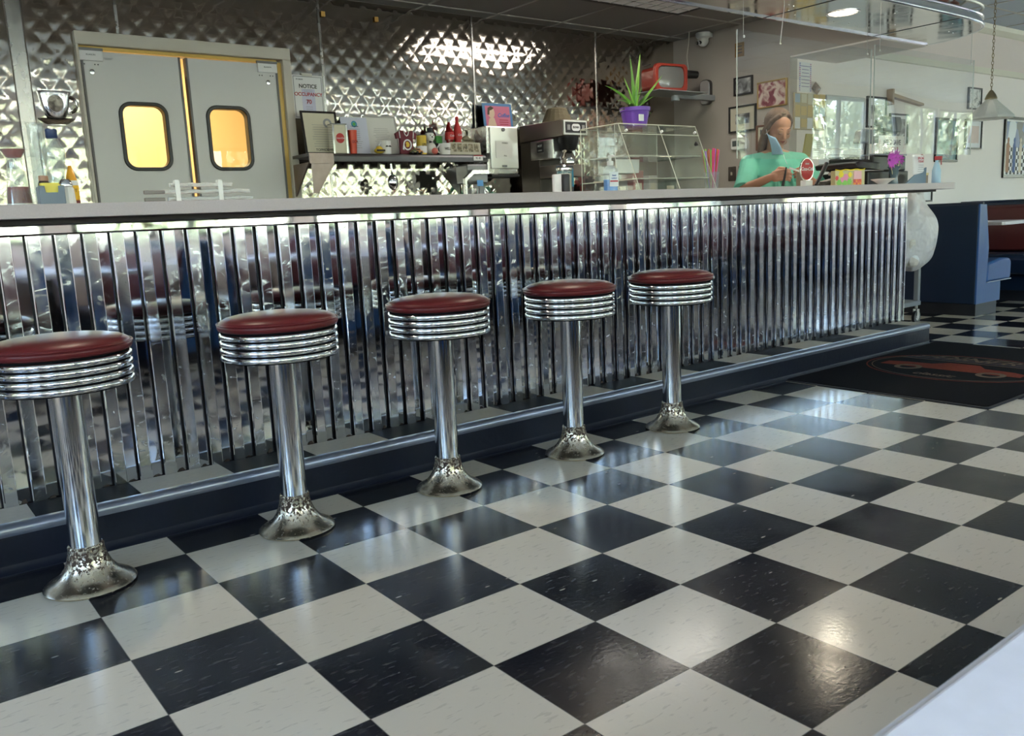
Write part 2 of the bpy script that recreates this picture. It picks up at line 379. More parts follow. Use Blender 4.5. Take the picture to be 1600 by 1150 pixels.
# walls
bm = BM(); bx(XL - .1, -.155, YB, YB + .1, 0, ZK + .22, bm); bx(1.075, 4.8, YB, YB + .1, 0, ZK + .22, bm); bx(-.155, 1.075, YB, YB + .1, 2.085, ZK + .22, bm)
wb = struct('wall_back', bm, WALLGREY)
struct('wall_side', bx(4.70, 4.80, YN, YB, 0, ZK + .22), WALLGREY)
struct('wall_dining', bx(4.80, XR, YN, YN + .1, 0, 2.21), WALLWHITE)
struct('wall_upper', bx(4.80, XR, YN, YN + .1, 2.21, ZD + .06), PINK)
bm = BM(); prism(bm, [(YN, 2.175), (YN, 2.240), (YN - .018, 2.238), (YN - .022, 2.180)], 5.33, XR, 'yz'); struct('trim_1', bm, CREAM, bevel=.003)
bm = BM(); prism(bm, [(YN, 2.56), (YN, ZD), (YN - .07, ZD), (YN - .06, 2.60), (YN - .02, 2.565)], 5.33, XR, 'yz'); struct('trim_2', bm, CREAM)
# boxed-in header over the end of the counter
struct('wall_header', bx(4.70, 5.345, 2.262, YN, 2.112, ZD), WALLGREY)
struct('trim_3', bx(4.705, 5.343, 2.265, YN, 2.100, 2.1115), WALLWHITE)
struct('wall_bulkhead', bx(XL, 4.70, 2.02, 2.08, ZK, ZD), WALLGREY)

# ceilings, with a real grid of bars
def tiled(name, x0, x1, y0, y1, z, m, ox, oy):
    o = struct(name, bx(x0, x1, y0, y1, z + .004, z + .05), m)
    bm = BM(); k = math.ceil((x0 - ox) / .6096)
    while ox + k * .6096 < x1: bx(ox + k * .6096 - .009, ox + k * .6096 + .009, y0, y1, z - .002, z + .004, bm); k += 1
    k = math.ceil((y0 - oy) / .6096)
    while oy + k * .6096 < y1: bx(x0, x1, oy + k * .6096 - .009, oy + k * .6096 + .009, z - .0022, z + .0038, bm); k += 1
    obj('grid_bars', bm, TBAR, o); return o
tiled('ceiling', XL, 4.70, 2.05, YB, ZK, CEIL, 4.50, 4.06)
tiled('ceiling', XL, XR, YW, YN + .1, ZD, CEIL2, 4.6, 2.6)['kind'] = 'structure'

# window wall behind the booths, end walls with windows
WZ0, WZ1 = .95, 2.12
def wall_with_windows(name, along, const, a0, a1, wins, z0, z1, thick, out, n0):
    """along='x' or 'y'; wins = list of (start, end)"""
    bm = BM()
    def B(u0, u1, za, zb):
        w0, w1 = sorted((const, const + out * thick))
        if along == 'x': bx(u0, u1, w0, w1, za, zb, bm)
        else: bx(w0, w1, u0, u1, za, zb, bm)
    B(a0, a1, 0, z0); cur = a0; ZT_ = z1
    for s_, e_ in wins: B(cur, s_, z0, ZD + .05); B(s_, e_, 2.46 if s_ > 9 else ZT_, ZD + .05); cur = e_
    B(cur, a1, z0, ZD + .05); struct(name, bm, WALLWHITE)
    for i, (s_, e_) in enumerate(wins):
        z1 = 2.46 if s_ > 9 else ZT_
        bm = BM(); t = .045; c0, c1 = sorted((const + out * .02, const + out * .07))
        def F(u0, u1, za, zb):
            if along == 'x': bx(u0, u1, c0, c1, za, zb, bm)
            else: bx(c0, c1, u0, u1, za, zb, bm)
        F(s_, e_, z0, z0 + t); F(s_, e_, z1 - t, z1); F(s_, s_ + t, z0 + t, z1 - t); F(e_ - t, e_, z0 + t, z1 - t); F((s_ + e_) / 2 - t / 2, (s_ + e_) / 2 + t / 2, z0 + t, z1 - t)
        fo = struct('window_%d' % (n0 + i), bm, STEEL_DARK)
        bm = BM(); cc = const + out * .045
        if along == 'x': bx(s_ + t, e_ - t, cc - .003, cc + .003, z0 + t, z1 - t, bm)
        else: bx(cc - .003, cc + .003, s_ + t, e_ - t, z0 + t, z1 - t, bm)
        obj('pane', bm, GLASS, fo)
WINS_B = [(-3.9 + k * 2.0, -2.1 + k * 2.0) for k in range(6)] + [(9.3, 10.85), (11.2, 13.0), (13.08, 15.3)]
wall_with_windows('wall_window', 'x', YW, XL, XR, WINS_B, WZ0, WZ1, .12, -1, 1)
wall_with_windows('wall_left', 'y', XL, YW, YB, [(-2.1, -.4), (-.2, 1.5)], WZ0, WZ1, .12, -1, 11)
wall_with_windows('wall_right', 'y', XR, YW, YN, [(-2.0, -.2), (.1, 1.9)], WZ0, WZ1, .12, 1, 14)
for s_, e_ in WINS_B: area('window portal', ((s_ + e_) / 2, YW - .14, 1.68), (0, 1, 0), e_ - s_, 1.56, 1, (1, 1, 1), True)
for s_, e_ in ((-2.1, -.4), (-.2, 1.5)): area('window portal', (XL - .14, (s_ + e_) / 2, 1.68), (1, 0, 0), 1.56, e_ - s_, 1, (1, 1, 1), True)
for s_, e_ in ((-2.0, -.2), (.1, 1.9)): area('window portal', (XR + .14, (s_ + e_) / 2, 1.68), (-1, 0, 0), 1.56, e_ - s_, 1, (1, 1, 1), True)

# kitchen seen through the swing doors: a small warm-lit room
KW = mat('yellow kitchen wall', (.78, .60, .32), .7)
bm = BM(); bx(-1.0, 2.0, YB + 2.0, YB + 2.1, 0, 2.5, bm); bx(-1.1, -1.0, YB + .1, YB + 2.1, 0, 2.5, bm); bx(2.0, 2.1, YB + .1, YB + 2.1, 0, 2.5, bm); bx(-1.1, 2.1, YB + .1, YB + 2.1, 2.5, 2.55, bm)
struct('wall_kitchen', bm, KW)
area('kitchen ceiling lamp', (.5, YB + 1.1, 2.45), (0, 0, -1), .6, 1.2, 38, (1, .84, .52))

# quilted stainless sheets on the back wall
def quilt_sheet(x0, x1, z0, z1, skip=None):
    bm = BM(); st = .0128; nx = max(2, round((x1 - x0) / st)); nz = round((z1 - z0) / st); w = .122; A = .0022; g = []
    for j in range(nz + 1):
        row = []
        for i in range(nx + 1):
            x = x0 + (x1 - x0) * i / nx; z = z0 + (z1 - z0) * j / nz
            u = ((x + z) / w) % 1; v = ((x - z) / w) % 1
            h = A * (1 - abs(2 * u - 1) ** 3.4) * (1 - abs(2 * v - 1) ** 3.4)
            e = min(x - x0, x1 - x, .03) / .03; row.append(bm.verts.new((x, YB - .006 - h * e, z)))
        g.append(row)
    for j in range(nz):
        for i in range(nx):
            if skip and skip(x0 + (x1 - x0) * (i + .5) / nx, z0 + (z1 - z0) * (j + .5) / nz): continue
            bm.faces.new((g[j][i], g[j][i + 1], g[j + 1][i + 1], g[j + 1][i]))
    for v in [v for v in bm.verts if not v.link_faces]: bm.verts.remove(v)
    return obj('quilted_sheet', bm, QUILT, wb, smooth='all', auto=False)
indoor = lambda x, z: (-.16 < x < 1.08 and z < 2.085)
for a, b in ((-2.91, -1.69), (-1.69, -.47), (-.395, .078), (.078, 1.316), (1.316, 2.524), (2.524, 3.76), (3.76, 4.70)):
    quilt_sheet(a + .004, b - .004, .9 if b > 1.1 or a < -.4 else 1.0, ZK, indoor)
bm = BM()
for x in (.078, 1.316, 2.524, 3.76): bx(x - .008, x + .008, YB - .012, YB - .002, 2.09 if x < 1 else .9, ZK, bm)
bx(-.468, -.397, YB - .014, YB - .002, .9, ZK, bm)
obj('joint_strip', bm, BRUSHED, wb, bevel=.002)

# ---- pair of swing doors in their frame
FR = mat('warm grey enamel frame', (.60, .56, .50), .4)
bm = BM(); y0, y1 = YB - .05, YB + .1
bx(-.16, 1.08, y0, y1, 2.015, 2.085, bm); bx(-.16, -.145, y0, y1, 0, 2.015, bm); bx(1.025, 1.08, y0, y1, 0, 2.015, bm)
bx(-.15, 1.03, YB + .03, YB + .06, 1.993, 2.02, bm)
dfr = struct('door_1', bm, FR, bevel=.004)
WARMGLOW = mat('warm glow strip', (.62, .42, .12), .35, metal=.2)  # yellow stands in for warm kitchen light falling on the frame stops
obj('door_stop', bx(.998, 1.028, YB - .02, YB + .02, 0, 2.0), WARMGLOW, dfr, label='stop strip inside the jamb, coloured like warm kitchen light')
obj('head_stop', bx(-.14, 1.0, YB - .01, YB + .02, 1.995, 2.014), WARMGLOW, dfr)
DOORM = mat('grey aluminium door skin', (.62, .62, .63), .45, metal=.1, var=.02)
def leaf(name, x0, x1, wx, label):
    bm = BM(); wz, ww, wh = 1.53, .272, .385
    outer = [(x1, 1.985), (x0, 1.985), (x0, .12), (x1, .12)]
    # door skin with a rounded opening: ring between the opening and a matching outline, as an n-gon strip
    inn = rrect(ww - .03, wh - .03, .06, 6, wx, wz)
    def edge(px_, pz_):
        dx, dz = px_ - wx, pz_ - wz; ts = []
        if dx > 1e-9: ts.append((x1 - wx) / dx)
        if dx < -1e-9: ts.append((x0 - wx) / dx)
        if dz > 1e-9: ts.append((1.985 - wz) / dz)
        if dz < -1e-9: ts.append((.12 - wz) / dz)
        t = min(ts); return [wx + dx * t, wz + dz * t]
    out = [edge(*p) for p in inn]
    for cx_, cz_ in outer:   # pull the nearest ray to each true corner
        k = min(range(len(out)), key=lambda i: abs(math.atan2(out[i][1] - wz, out[i][0] - wx) - math.atan2(cz_ - wz, cx_ - wx))); out[k] = [cx_, cz_]
    ring_plate(bm, out, inn, YB - .03, YB + .01, 'xz')
    d = struct(name, bm, DOORM)
    bm = BM(); ring_plate(bm, rrect(ww, wh, .07, 8, wx, wz), rrect(ww - .042, wh - .042, .052, 8, wx, wz), YB - .042, YB + .018, 'xz'); obj('window_gasket', bm, mat('black rubber', (.01, .01, .012), .35), d, smooth=True, bevel=.004)
    bm = BM(); prism(bm, rrect(ww - .04, wh - .04, .05, 6, wx, wz), YB - .012, YB - .006, 'xz'); obj('window_pane', bm, GLASS, d)
    for xx in (x0 + .006, x1 - .006): obj('edge_seal', bx(xx - .006, xx + .006, YB - .036, YB + .012, .12, 1.985), mat('dark grey seal', (.16, .16, .17), .5), d)
    return d
dl = leaf('door_2', -.140, .398, .160, 'left'); dr = leaf('door_3', .428, .992, .652, 'right')
for d, xa, sx in ((dl, -.088, 1), (dr, .925, -1)):
    bm = BM(); bx(xa - .062, xa + .062, YB - .046, YB - .03, 1.932, 1.985, bm); h = obj('hinge_cover', bm, PAPER, d, bevel=.002)
    text('ELIASON', .012, INK, h, (xa, YB - .047, 1.963)); lines(h, .05, 2, YB - .0465, 1.948, .006, th=.0016)
    bm = BM()
    bx(xa - .066, xa + .066, YB - .045, YB - .029, 1.986, 2.0, bm)
    obj('hinge_bracket', bm, STEEL_DARK, d)
    bm = BM(); lathe(bm, [(.014, 0), (.013, .006), (0, .008)], 16, (xa + sx * .0, YB - .03, 1.875), (0, -1, 0)); obj('door_bolt', bm, CHROME2, d, smooth=True)
    bm = BM()
    for q in (-.05, -.034, .02, .036): lathe(bm, [(.004, 0), (.003, .003), (0, .004)], 8, (xa + q, YB - .03, 1.915), (0, -1, 0))
    obj('rivets', bm, STEEL_DARK, d)

# ================================================================== THE COUNTER
XE = 4.415
ctr = thing('lunch_counter', 'long diner counter with grey laminate top and shiny corrugated steel front', 'counter', (0, 1.69, 0))
def L(bm, dy=-1.69):
    for v in bm.verts: v.co.y += dy
    return bm
XC = -3.4
obj('counter_core', L(bx(XC, XE - .004, 1.915, 2.10, 0, 1.022)), BLACKV, ctr)
# corrugated front: raised flat, slope, recessed flat, slope
bm = BM(); per = .0813; prof = []; x = XC + .02; k = 0
while x < XE - .05:
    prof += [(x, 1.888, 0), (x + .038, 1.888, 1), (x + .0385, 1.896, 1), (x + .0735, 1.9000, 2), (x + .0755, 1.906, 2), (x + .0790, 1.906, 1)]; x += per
prof += [(x, 1.888, 0), (XE, 1.888, 0)]
zs = [.147, .25, .4, .55, .7, .85, .984]; g = []
for z in zs: g.append([bm.verts.new((a, b - 1.69, z)) for a, b, c in prof])
for j in range(len(zs) - 1):
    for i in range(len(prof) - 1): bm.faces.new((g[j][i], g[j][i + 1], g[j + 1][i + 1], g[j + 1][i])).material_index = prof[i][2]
bx(XE - .001, XE + .001, 1.888 - 1.69, 2.10 - 1.69, .147, .984, bm)
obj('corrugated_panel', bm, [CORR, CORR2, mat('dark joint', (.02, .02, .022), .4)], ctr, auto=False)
x = XC + .02; EB = BM()
while x < XE - .05:
    tube(EB, [(x + .0005, 1.887 - 1.69, .147), (x + .0005, 1.887 - 1.69, .984)], .0033, 6); tube(EB, [(x + .0382, 1.888 - 1.69, .147), (x + .0382, 1.888 - 1.69, .984)], .0014, 6); x += per
EBo = obj('rib_edge', EB, CHROME, ctr, smooth=True); EBo['kind'] = 'stuff'
bm = BM(); x = XC + .02; rnd = random.Random(2)
while x < XE - .05:     # rust collected at the foot of some recesses
    w = .008 + .018 * rnd.random(); c = x + .056; h = .004 + .012 * rnd.random() ** 2
    prism(bm, [(c - w / 2, .147), (c + w / 2, .147), (c + w * .3, .147 + h), (c - w * .2, .147 + h * .8)], 1.8945 - 1.69, 1.8958 - 1.69, 'xz'); x += per
gro = obj('recess_grime', bm, mat('rusty grime', (.05, .032, .022), .8), ctr); gro['kind'] = 'stuff'
bm = BM(); prism(bm, [(1.885 - 1.69, .986), (1.885 - 1.69, 1.0128), (1.905 - 1.69, 1.0128), (1.905 - 1.69, .986)], XC, XE, 'yz'); obj('top_band', bm, MIRROR, ctr, label='plain polished steel band under the countertop')
bm = BM(); tube(bm, [(XC, 1.884 - 1.69, .984), (XE, 1.884 - 1.69, .984)], .0032, 8); obj('band_edge', bm, CHROME, ctr, smooth=True)
# counter top
def top_poly():
    pts = [(XC, 1.575), (4.415, 1.575), (4.445, 1.585), (4.458, 1.61), (4.458, 2.26), (XC, 2.26)]
    return [(a, b - 1.69) for a, b in pts]
bm = BM(); prism(bm, top_poly(), 1.027, 1.066, 'xy'); tp = obj('countertop', bm, LAM, ctr, bevel=.0015)
bm = BM(); bx(XC, 4.35, 1.66 - 1.69, 2.2 - 1.69, 1.013, 1.0269, bm); obj('shade_board', bm, mat('dark brown underboard', (.05, .04, .04), .6), ctr)  # dark board added to draw the shaded strip under the countertop
obj('end_cap', bx(4.43, 4.461, 1.60 - 1.69, 2.25 - 1.69, 1.0268, 1.066), mat('pale end laminate', (.60, .58, .58), .4), ctr)
# foot ledge
kick = thing('foot_ledge', 'black tiled foot ledge with grey metal nosing along the counter front', 'ledge', (0, 1.69, 0))
obj('riser', bx(XC, 4.39, 0, .02, 0, .125), DARKBASE, kick)
bm = BM(); prism(bm, [(-.001, .004), (-.012, .0), (-.020, .0), (-.020, .004), (-.008, .012), (-.001, .026)], XC, 4.392, 'yz'); obj('cove_flange', bm, DARKBASE, kick, smooth=True)
bm = BM(); a = [(0, .112)] + [(-.004 + .022 - .022 * math.cos(t), .125 + .022 * math.sin(t)) for t in [PI / 2 * i / 5 for i in range(6)]] + [(.03, .1475), (.03, .12)]
prism(bm, a, XC, 4.393, 'yz'); obj('nosing', bm, NOSING, kick, smooth=True)
LTW = mat('ledge tile white', (.56, .50, .42), .6, spec=.05, var=.1, vscale=60); LTB = mat('ledge tile black', (.008, .009, .012), .6, spec=.04, var=.2, vscale=60); k = 0; x = XC
while x < 4.385:
    x2 = min(x + .3048, 4.388); obj('ledge_tile', bx(x + .0008, x2 - .0008, .03, .20, .10, .1462), LTW if k % 2 else LTB, kick, label='white ledge tile' if k % 2 else 'black ledge tile'); x = x2; k += 1
obj('ledge_end', bx(4.388, 4.393, .001, .39, 0, .143), DARKBASE, kick)

# ================================================================== STOOLS
RC = rusty_chrome()
def make_stool():
    t = thing('bar_stool', '', 'stool', (0, 0, 0))
    bm = BM(); lathe(bm, [(.115, 0), (.121, .003), (.122, .007), (.118, .012), (.108, .018), (.092, .026), (.076, .040), (.062, .060), (.053, .082), (.048, .102), (.0465, .114), (.0475, .117), (.0455, .121), (.042, .122)], 56)
    obj('floor_flange', bm, RC, t, smooth=True, label='pitted and rust-spotted chrome floor flange')
    bm = BM(); lathe(bm, [(.0415, .118), (.0415, .57)], 48); obj('pole', bm, CHROME2, t, smooth=True)
    bm = BM()
    lathe(bm, [(.045, .562), (.120, .566), (.168, .570), (.1745, .572), (.1745, .6645), (.05, .6645)], 72); obj('seat_pan', bm, mat('black recess', (.006, .006, .007), .8, spec=.05), t, smooth=True)
    for i in range(4):   # four polished bands with dark grooves between
        z = .5735 + i * .0226; bm = BM()
        lathe(bm, [(.173, z), (.1790, z + .0012), (.1812, z + .0040), (.1822, z + .0090), (.1812, z + .0145), (.1790, z + .0172), (.173, z + .0182)], 72); obj('chrome_band', bm, CHROME, t, smooth='all')
    bm = BM(); zz = .6645
    pr = [(.05, zz - .001), (.172, zz), (.1815, zz + .004), (.1850, zz + .012), (.1835, zz + .020), (.1800, zz + .0225), (.1790, zz + .0235), (.1790, zz + .0245), (.174, zz + .030), (.158, zz + .038), (.13, zz + .044), (.09, zz + .0485), (.045, zz + .0505), (0, zz + .051)]
    lathe(bm, pr, 72); obj('seat', bm, RED_VINYL, t, smooth='all')
    bm = BM(); pts = [(.1838 * math.cos(a), .1838 * math.sin(a), zz + .0222) for a in [2 * PI * i / 64 for i in range(64)]]; tube(bm, pts, .0028, 6, True); obj('welt_piping', bm, RED_VINYL, t, smooth=True)
    return t
st0 = make_stool()
slabs = ['chrome pedestal stool with dark red vinyl seat, nearest the white shakers and ketchup end',
         'second red-topped chrome stool along the counter, in front of the steel swing doors',
         'middle of the five red-topped chrome stools with glossy creased seat',
         'fourth red-topped chrome stool along the counter, below the display case',
         'red-topped chrome stool closest to the floor mat, last in the row']
slabs[0] = 'chrome pedestal stool with dark red seat, largest and farthest from the floor mat'
for i, x in enumerate((-.885, -.262, .335, .955, 1.55)):
    o = st0 if i == 0 else copy_tree(st0)
    o.location = (x, 1.435, 0); o.rotation_euler.z = i * 1.3; o['label'] = slabs[i]; o['category'] = 'stool'; o['group'] = 'chrome counter stools'

# ================================================================== FLOOR MAT
def mat_logo():
    m = bpy.data.materials.new('printed carpet mat'); m.use_nodes = True; n, l = nodes(m); b = n['Principled BSDF']; b.inputs['Roughness'].default_value = .95
    tc = n.new('ShaderNodeTexCoord'); nz = n.new('ShaderNodeTexNoise'); nz.inputs['Scale'].default_value = 220; l.new(tc.outputs['Object'], nz.inputs['Vector'])
    r = n.new('ShaderNodeValToRGB'); l.new(nz.outputs['Fac'], r.inputs[0]); r.color_ramp.elements[0].color = (.003, .003, .004, 1); r.color_ramp.elements[1].color = (.012, .011, .012, 1); b.inputs['Specular IOR Level'].default_value = .08
    l.new(r.outputs[0], b.inputs['Base Color']); return m
mt = thing('floor_mat', 'black entrance mat with faded red car and oval logo on checkered floor', 'mat', (3.63, 1.15, 0))
bm = BM(); prism(bm, rrect(1.72, 1.09, .02, 3), .001, .009, 'xy'); obj('mat_pile', bm, mat_logo(), mt, bevel=.002)
bm = BM(); ring_plate(bm, rrect(1.755, 1.125, .02, 3), rrect(1.715, 1.085, .02, 3), .0005, .006, 'xy'); obj('rubber_border', bm, mat('rubber border', (.02, .02, .022), .6), mt)
FR_ = mat('faded red pile', (.15, .032, .018), .95, spec=.1, var=.3, vscale=60); FT_ = mat('faded tan pile', (.13, .095, .065), .95, spec=.1, var=.35, vscale=50); FB_ = mat('faded blue pile', (.015, .022, .045), .95, spec=.1, var=.3, vscale=50)
def ell(rx, ry, n=48, cx=0, cy=0): return [(cx + rx * math.cos(2 * PI * i / n), cy + ry * math.sin(2 * PI * i / n)) for i in range(n)]
# logo is laid out along the mat's short side: local u runs towards -y, v towards +x
def UV(u, v): return (v, -u)
def flat(poly, z0, z1, m, name):
    bm = BM(); prism(bm, [UV(*p) for p in poly], z0, z1, 'xy'); return obj(name, bm, m, mt)
for rx, ry, m_, w_ in ((.50, .40, FR_, .008), (.47, .37, FT_, .005)):
    bm = BM(); ring_plate(bm, [UV(*p) for p in ell(rx, ry)], [UV(*p) for p in ell(rx - w_, ry - w_)], .0090, .0098, 'xy'); obj('oval_outline', bm, m_, mt)
car = [(-.40, -.10), (-.40, .00), (-.30, .03), (-.16, .04), (-.09, .12), (.08, .12), (.14, .04), (.30, .02), (.38, -.02), (.38, -.10)]
flat(car, .0090, .0100, FR_, 'printed_car')
for cx_ in (-.22, .24):
    bm = BM(); ring_plate(bm, [UV(*p) for p in ell(.075, .075, 24, cx_, -.12)], [UV(*p) for p in ell(.045, .045, 24, cx_, -.12)], .0100, .0106, 'xy'); obj('printed_wheel', bm, FT_, mt)
for k in range(5): flat([(-.42 + k * .02, .17 + k * .026), (.42 - k * .02, .17 + k * .026), (.42 - k * .02, .182 + k * .026), (-.42 + k * .02, .182 + k * .026)], .0090, .0097, FB_ if k % 2 else FT_, 'printed_stripe')
text('DINER', .17, FT_, mt, (.27, .02, .0100), (0, 0, -PI / 2), name='printed_lettering', shear=.3, ext=.0004)
text('classic', .09, FT_, mt, (-.27, 0, .0098), (0, 0, -PI / 2), name='printed_lettering', shear=.3, ext=.0004)
# ================================================================== CANOPY, PLEXIGLASS, LIGHT FITTINGS
def curve_pts(P, n=8):   # Catmull-Rom through P
    out = []
    for i in range(len(P) - 1):
        p0 = P[max(i - 1, 0)]; p1 = P[i]; p2 = P[i + 1]; p3 = P[min(i + 2, len(P) - 1)]
        for k in range(n):
            t = k / n; out.append(tuple(.5 * (2 * b + (c - a) * t + (2 * a - 5 * b + 4 * c - d) * t * t + (3 * b - a - 3 * c + d) * t ** 3) for a, b, c, d in zip(p0, p1, p2, p3)))
    return out + [tuple(P[-1])]
tipc = curve_pts([(4.45, 1.665), (4.72, 1.672), (4.95, 1.70), (5.12, 1.77), (5.25, 1.90), (5.335, 2.07), (5.365, 2.258)], 6)
can = thing('counter_canopy', 'long polished steel canopy with rounded end hanging above the counter', 'canopy', (0, 0, 0))
bm = BM(); prism(bm, [(XL + .2, 1.665)] + tipc + [(XL + .2, 2.258)], 2.113, 2.165, 'xy'); obj('canopy_sheet', bm, CANOPY, can)
edge = [(XL + .2, 1.660, 2.122), (0, 1.660, 2.122), (3, 1.66, 2.122)] + [(a + .003, b - .003, 2.122) for a, b in tipc]
bm = BM(); tube(bm, edge, .013, 10); obj('rim_tube', bm, CHROME, can, smooth=True)
bm = BM(); tube(bm, [(a, b, c + .05) for a, b, c in edge], .009, 8); obj('upper_rim_tube', bm, CHROME, can, smooth=True)
obj('back_lip', bx(XL + .2, 5.33, 2.250, 2.2605, 2.104, 2.125), CHROME, can)
for x in (2.0, 3.37, 4.62): obj('seam_strip', bx(x - .004, x + .004, 1.68, 2.25, 2.1105, 2.1135), STEEL_DARK, can)
rnd = random.Random(3)
for i in range(26): bm = BM(); ball(bm, (2.2 + 2.9 * rnd.random(), 1.75 + .42 * rnd.random(), 2.1125), .005, (1, 1, .5), 8, 5); obj('rivet', bm, CHROME2, can, smooth=True)
for k, (x, lab) in enumerate(((3.72, 'round louvred downlight set in the steel canopy'), (1.5, 'round downlight in the canopy above the fourth stool'), (-.6, 'round downlight in the canopy above the first stools'))):
    t = thing('recessed_light', lab, 'light', (x, 1.96, 2.112), 0, 'canopy downlights')
    bm = BM(); lathe(bm, [(.085, -.001), (.096, -.004), (.100, -.002), (.100, .0)], 40, caps=False); obj('trim_ring', bm, CHROME, t, smooth=True)
    obj('lens', lathe(BM(), [(.084, -.003), (.084, -.001)], 40), mat('warm lens', (.8, .7, .5), .5, emit=(1, .90, .70), estr=2.2), t)
    bm = BM()
    for q in range(-4, 5):
        w = math.sqrt(.083 ** 2 - (q * .018) ** 2); bx(-w, w, q * .018 - .002, q * .018 + .002, -.0065, -.0032, bm)
    obj('louvre', bm, BRUSHED, t)
    l = bpy.data.lights.new('downlight', 'AREA'); l.shape = 'DISK'; l.size = .16; l.energy = 5; l.color = (1, .86, .66); lo = bpy.data.objects.new('downlight lamp', l); COL.objects.link(lo); lo.location = (x, 1.96, 2.10)
# tube rails and fittings standing above the rounded canopy end
rail = thing('neon_rail', 'looped bright tube rail with dark fittings above the canopy tip', 'rail', (0, 0, 0))
def inset(P, d): return [(a - d, b + d * .6) for a, b in P]
for d, z in ((.0, 2.235), (.10, 2.30)):
    P = inset(tipc, d); bm = BM(); tube(bm, [(3.2, P[0][1], z)] + [(a, b, z) for a, b in P], .010, 8); obj('glass_tube', bm, mat('white tube', (.80, .80, .76), .2), rail, smooth=True)
for i, (x, y) in enumerate(((4.55, 1.76), (4.78, 1.80), (4.92, 1.92), (5.06, 1.98))):
    bm = BM(); ball(bm, (x, y, 2.235), .04, (1.2, .8, .7), 14, 8); tube(bm, [(x, y, 2.26), (x + .02, y, 2.30), (x + .06, y + .02, 2.30)], .008, 6); obj('end_boot', bm, mat('brown fitting', (.17, .075, .055), .35), rail, smooth=True)
    bm = BM(); cyl(bm, (x, y + .03, 2.165), (x, y + .03, 2.31), .005); obj('support', bm, CHROME2, rail)
for x, y in ((4.3, 1.9), (5.0, 2.0), (2.2, 1.96), (0, 1.96)):
    bm = BM(); cyl(bm, (x, y, 2.16), (x, y, 2.62), .004, n=8); ro = obj('hanger_rod', bm, STEEL_DARK, can)
bm = BM(); cyl(bm, (3.18, 2.0, 2.112), (3.142, 2.0, 1.90), .0022, n=6); ball(bm, (3.142, 2.0, 1.893), .006, seg=8, rings=6)
tag(obj('pull_cord', bm, WHITE), 'thin white pull cord hanging from the steel canopy', 'cord')
# hanging plexiglass shields
def shield(label, x0, x1, z0, z1, y, yaw, bow):
    t = thing('plexiglass_shield', label, 'shield', (x0, y, z0), yaw, 'hanging clear shields'); w = x1 - x0; h = z1 - z0; bm = BM(); n = 14
    F = [[], []]
    for s_, dy in ((0, -.0025), (1, .0025)):
        for j in range(9):
            F[s_].append([bm.verts.new((w * i / n, dy - bow * math.sin(PI * i / n) * (1 - .6 * j / 8) - bow * .5 * math.sin(PI * j / 8), h * j / 8)) for i in range(n + 1)])
    for j in range(8):
        for i in range(n):
            bm.faces.new((F[0][j][i], F[0][j][i + 1], F[0][j + 1][i + 1], F[0][j + 1][i])); bm.faces.new((F[1][j][i], F[1][j + 1][i], F[1][j + 1][i + 1], F[1][j][i + 1]))
    rim = lambda a: [a[0][0][i] for i in range(n + 1)] + [a[0][j][n] for j in range(1, 9)] + [a[0][8][i] for i in range(n - 1, -1, -1)] + [a[0][j][0] for j in range(7, 0, -1)]
    A = rim([F[0]]); B = rim([F[1]])
    for i in range(len(A)): bm.faces.new((A[i], A[(i + 1) % len(A)], B[(i + 1) % len(B)], B[i]))
    obj('sheet', bm, PLEXI, t, smooth=True)
    e = mat('bright cut edge', (.55, .60, .58), .3)
    bm = BM(); bx(-.0012, .0004, -.003, .003, 0, h, bm); obj('side_edge', bm, e, t)
    bm = BM(); bx(w - .0004, w + .0012, -.003, .003, 0, h, bm); obj('side_edge', bm, e, t)
    for q in (.05, w - .05):
        bm = BM(); cyl(bm, (q, -bow * .3, h - .03), (q, -bow * .3, 2.108 - z0), .0012, n=6); obj('cable', bm, mat('cable', (.45, .45, .45), .4), t)
        bm = BM(); ball(bm, (q, -.004 - bow * .35, h - .03), .007, (1, .6, 1), 10, 6); obj('grommet', bm, WHITE, t, smooth=True)
shield('hanging clear shield in front of the person in the mint shirt', 2.345, 3.585, 1.215, 1.84, 1.69, 0.0, .002)
shield('hanging clear shield above the register end of the counter', 3.62, 4.86, 1.252, 1.87, 1.69, 0.0, .011)
# kitchen ceiling troffer, switched off
t = thing('ceiling_light', 'recessed ceiling panel light with square louvre over the kitchen aisle', 'light', (3.30, 3.145, ZK), 0, 'recessed ceiling panels')
bm = BM(); ring_plate(bm, [(-.612, -.305), (.612, -.305), (.612, .305), (-.612, .305)], [(-.585, -.278), (.585, -.278), (.585, .278), (-.585, .278)], -.008, .0, 'xy'); obj('frame', bm, BLACK, t)
obj('diffuser', bx(-.585, .585, -.278, .278, -.0035, -.001), mat('prismatic diffuser', (.42, .42, .40), .5, emit=(1, .93, .82), estr=.05), t)
bm = BM()
for i in range(1, 10): bx(-.585 + i * .117 - .003, -.585 + i * .117 + .003, -.278, .278, -.007, -.0036, bm)
for i in range(1, 5): bx(-.585, .585, -.278 + i * .111 - .003, -.278 + i * .111 + .003, -.0071, -.0037, bm)
obj('louvre', bm, mat('louvre', (.5, .5, .48), .4), t)
area('panel lamp', (3.30, 3.145, ZK - .012), (0, 0, -1), 1.1, .5, KITCHEN_E, (1, .93, .82))

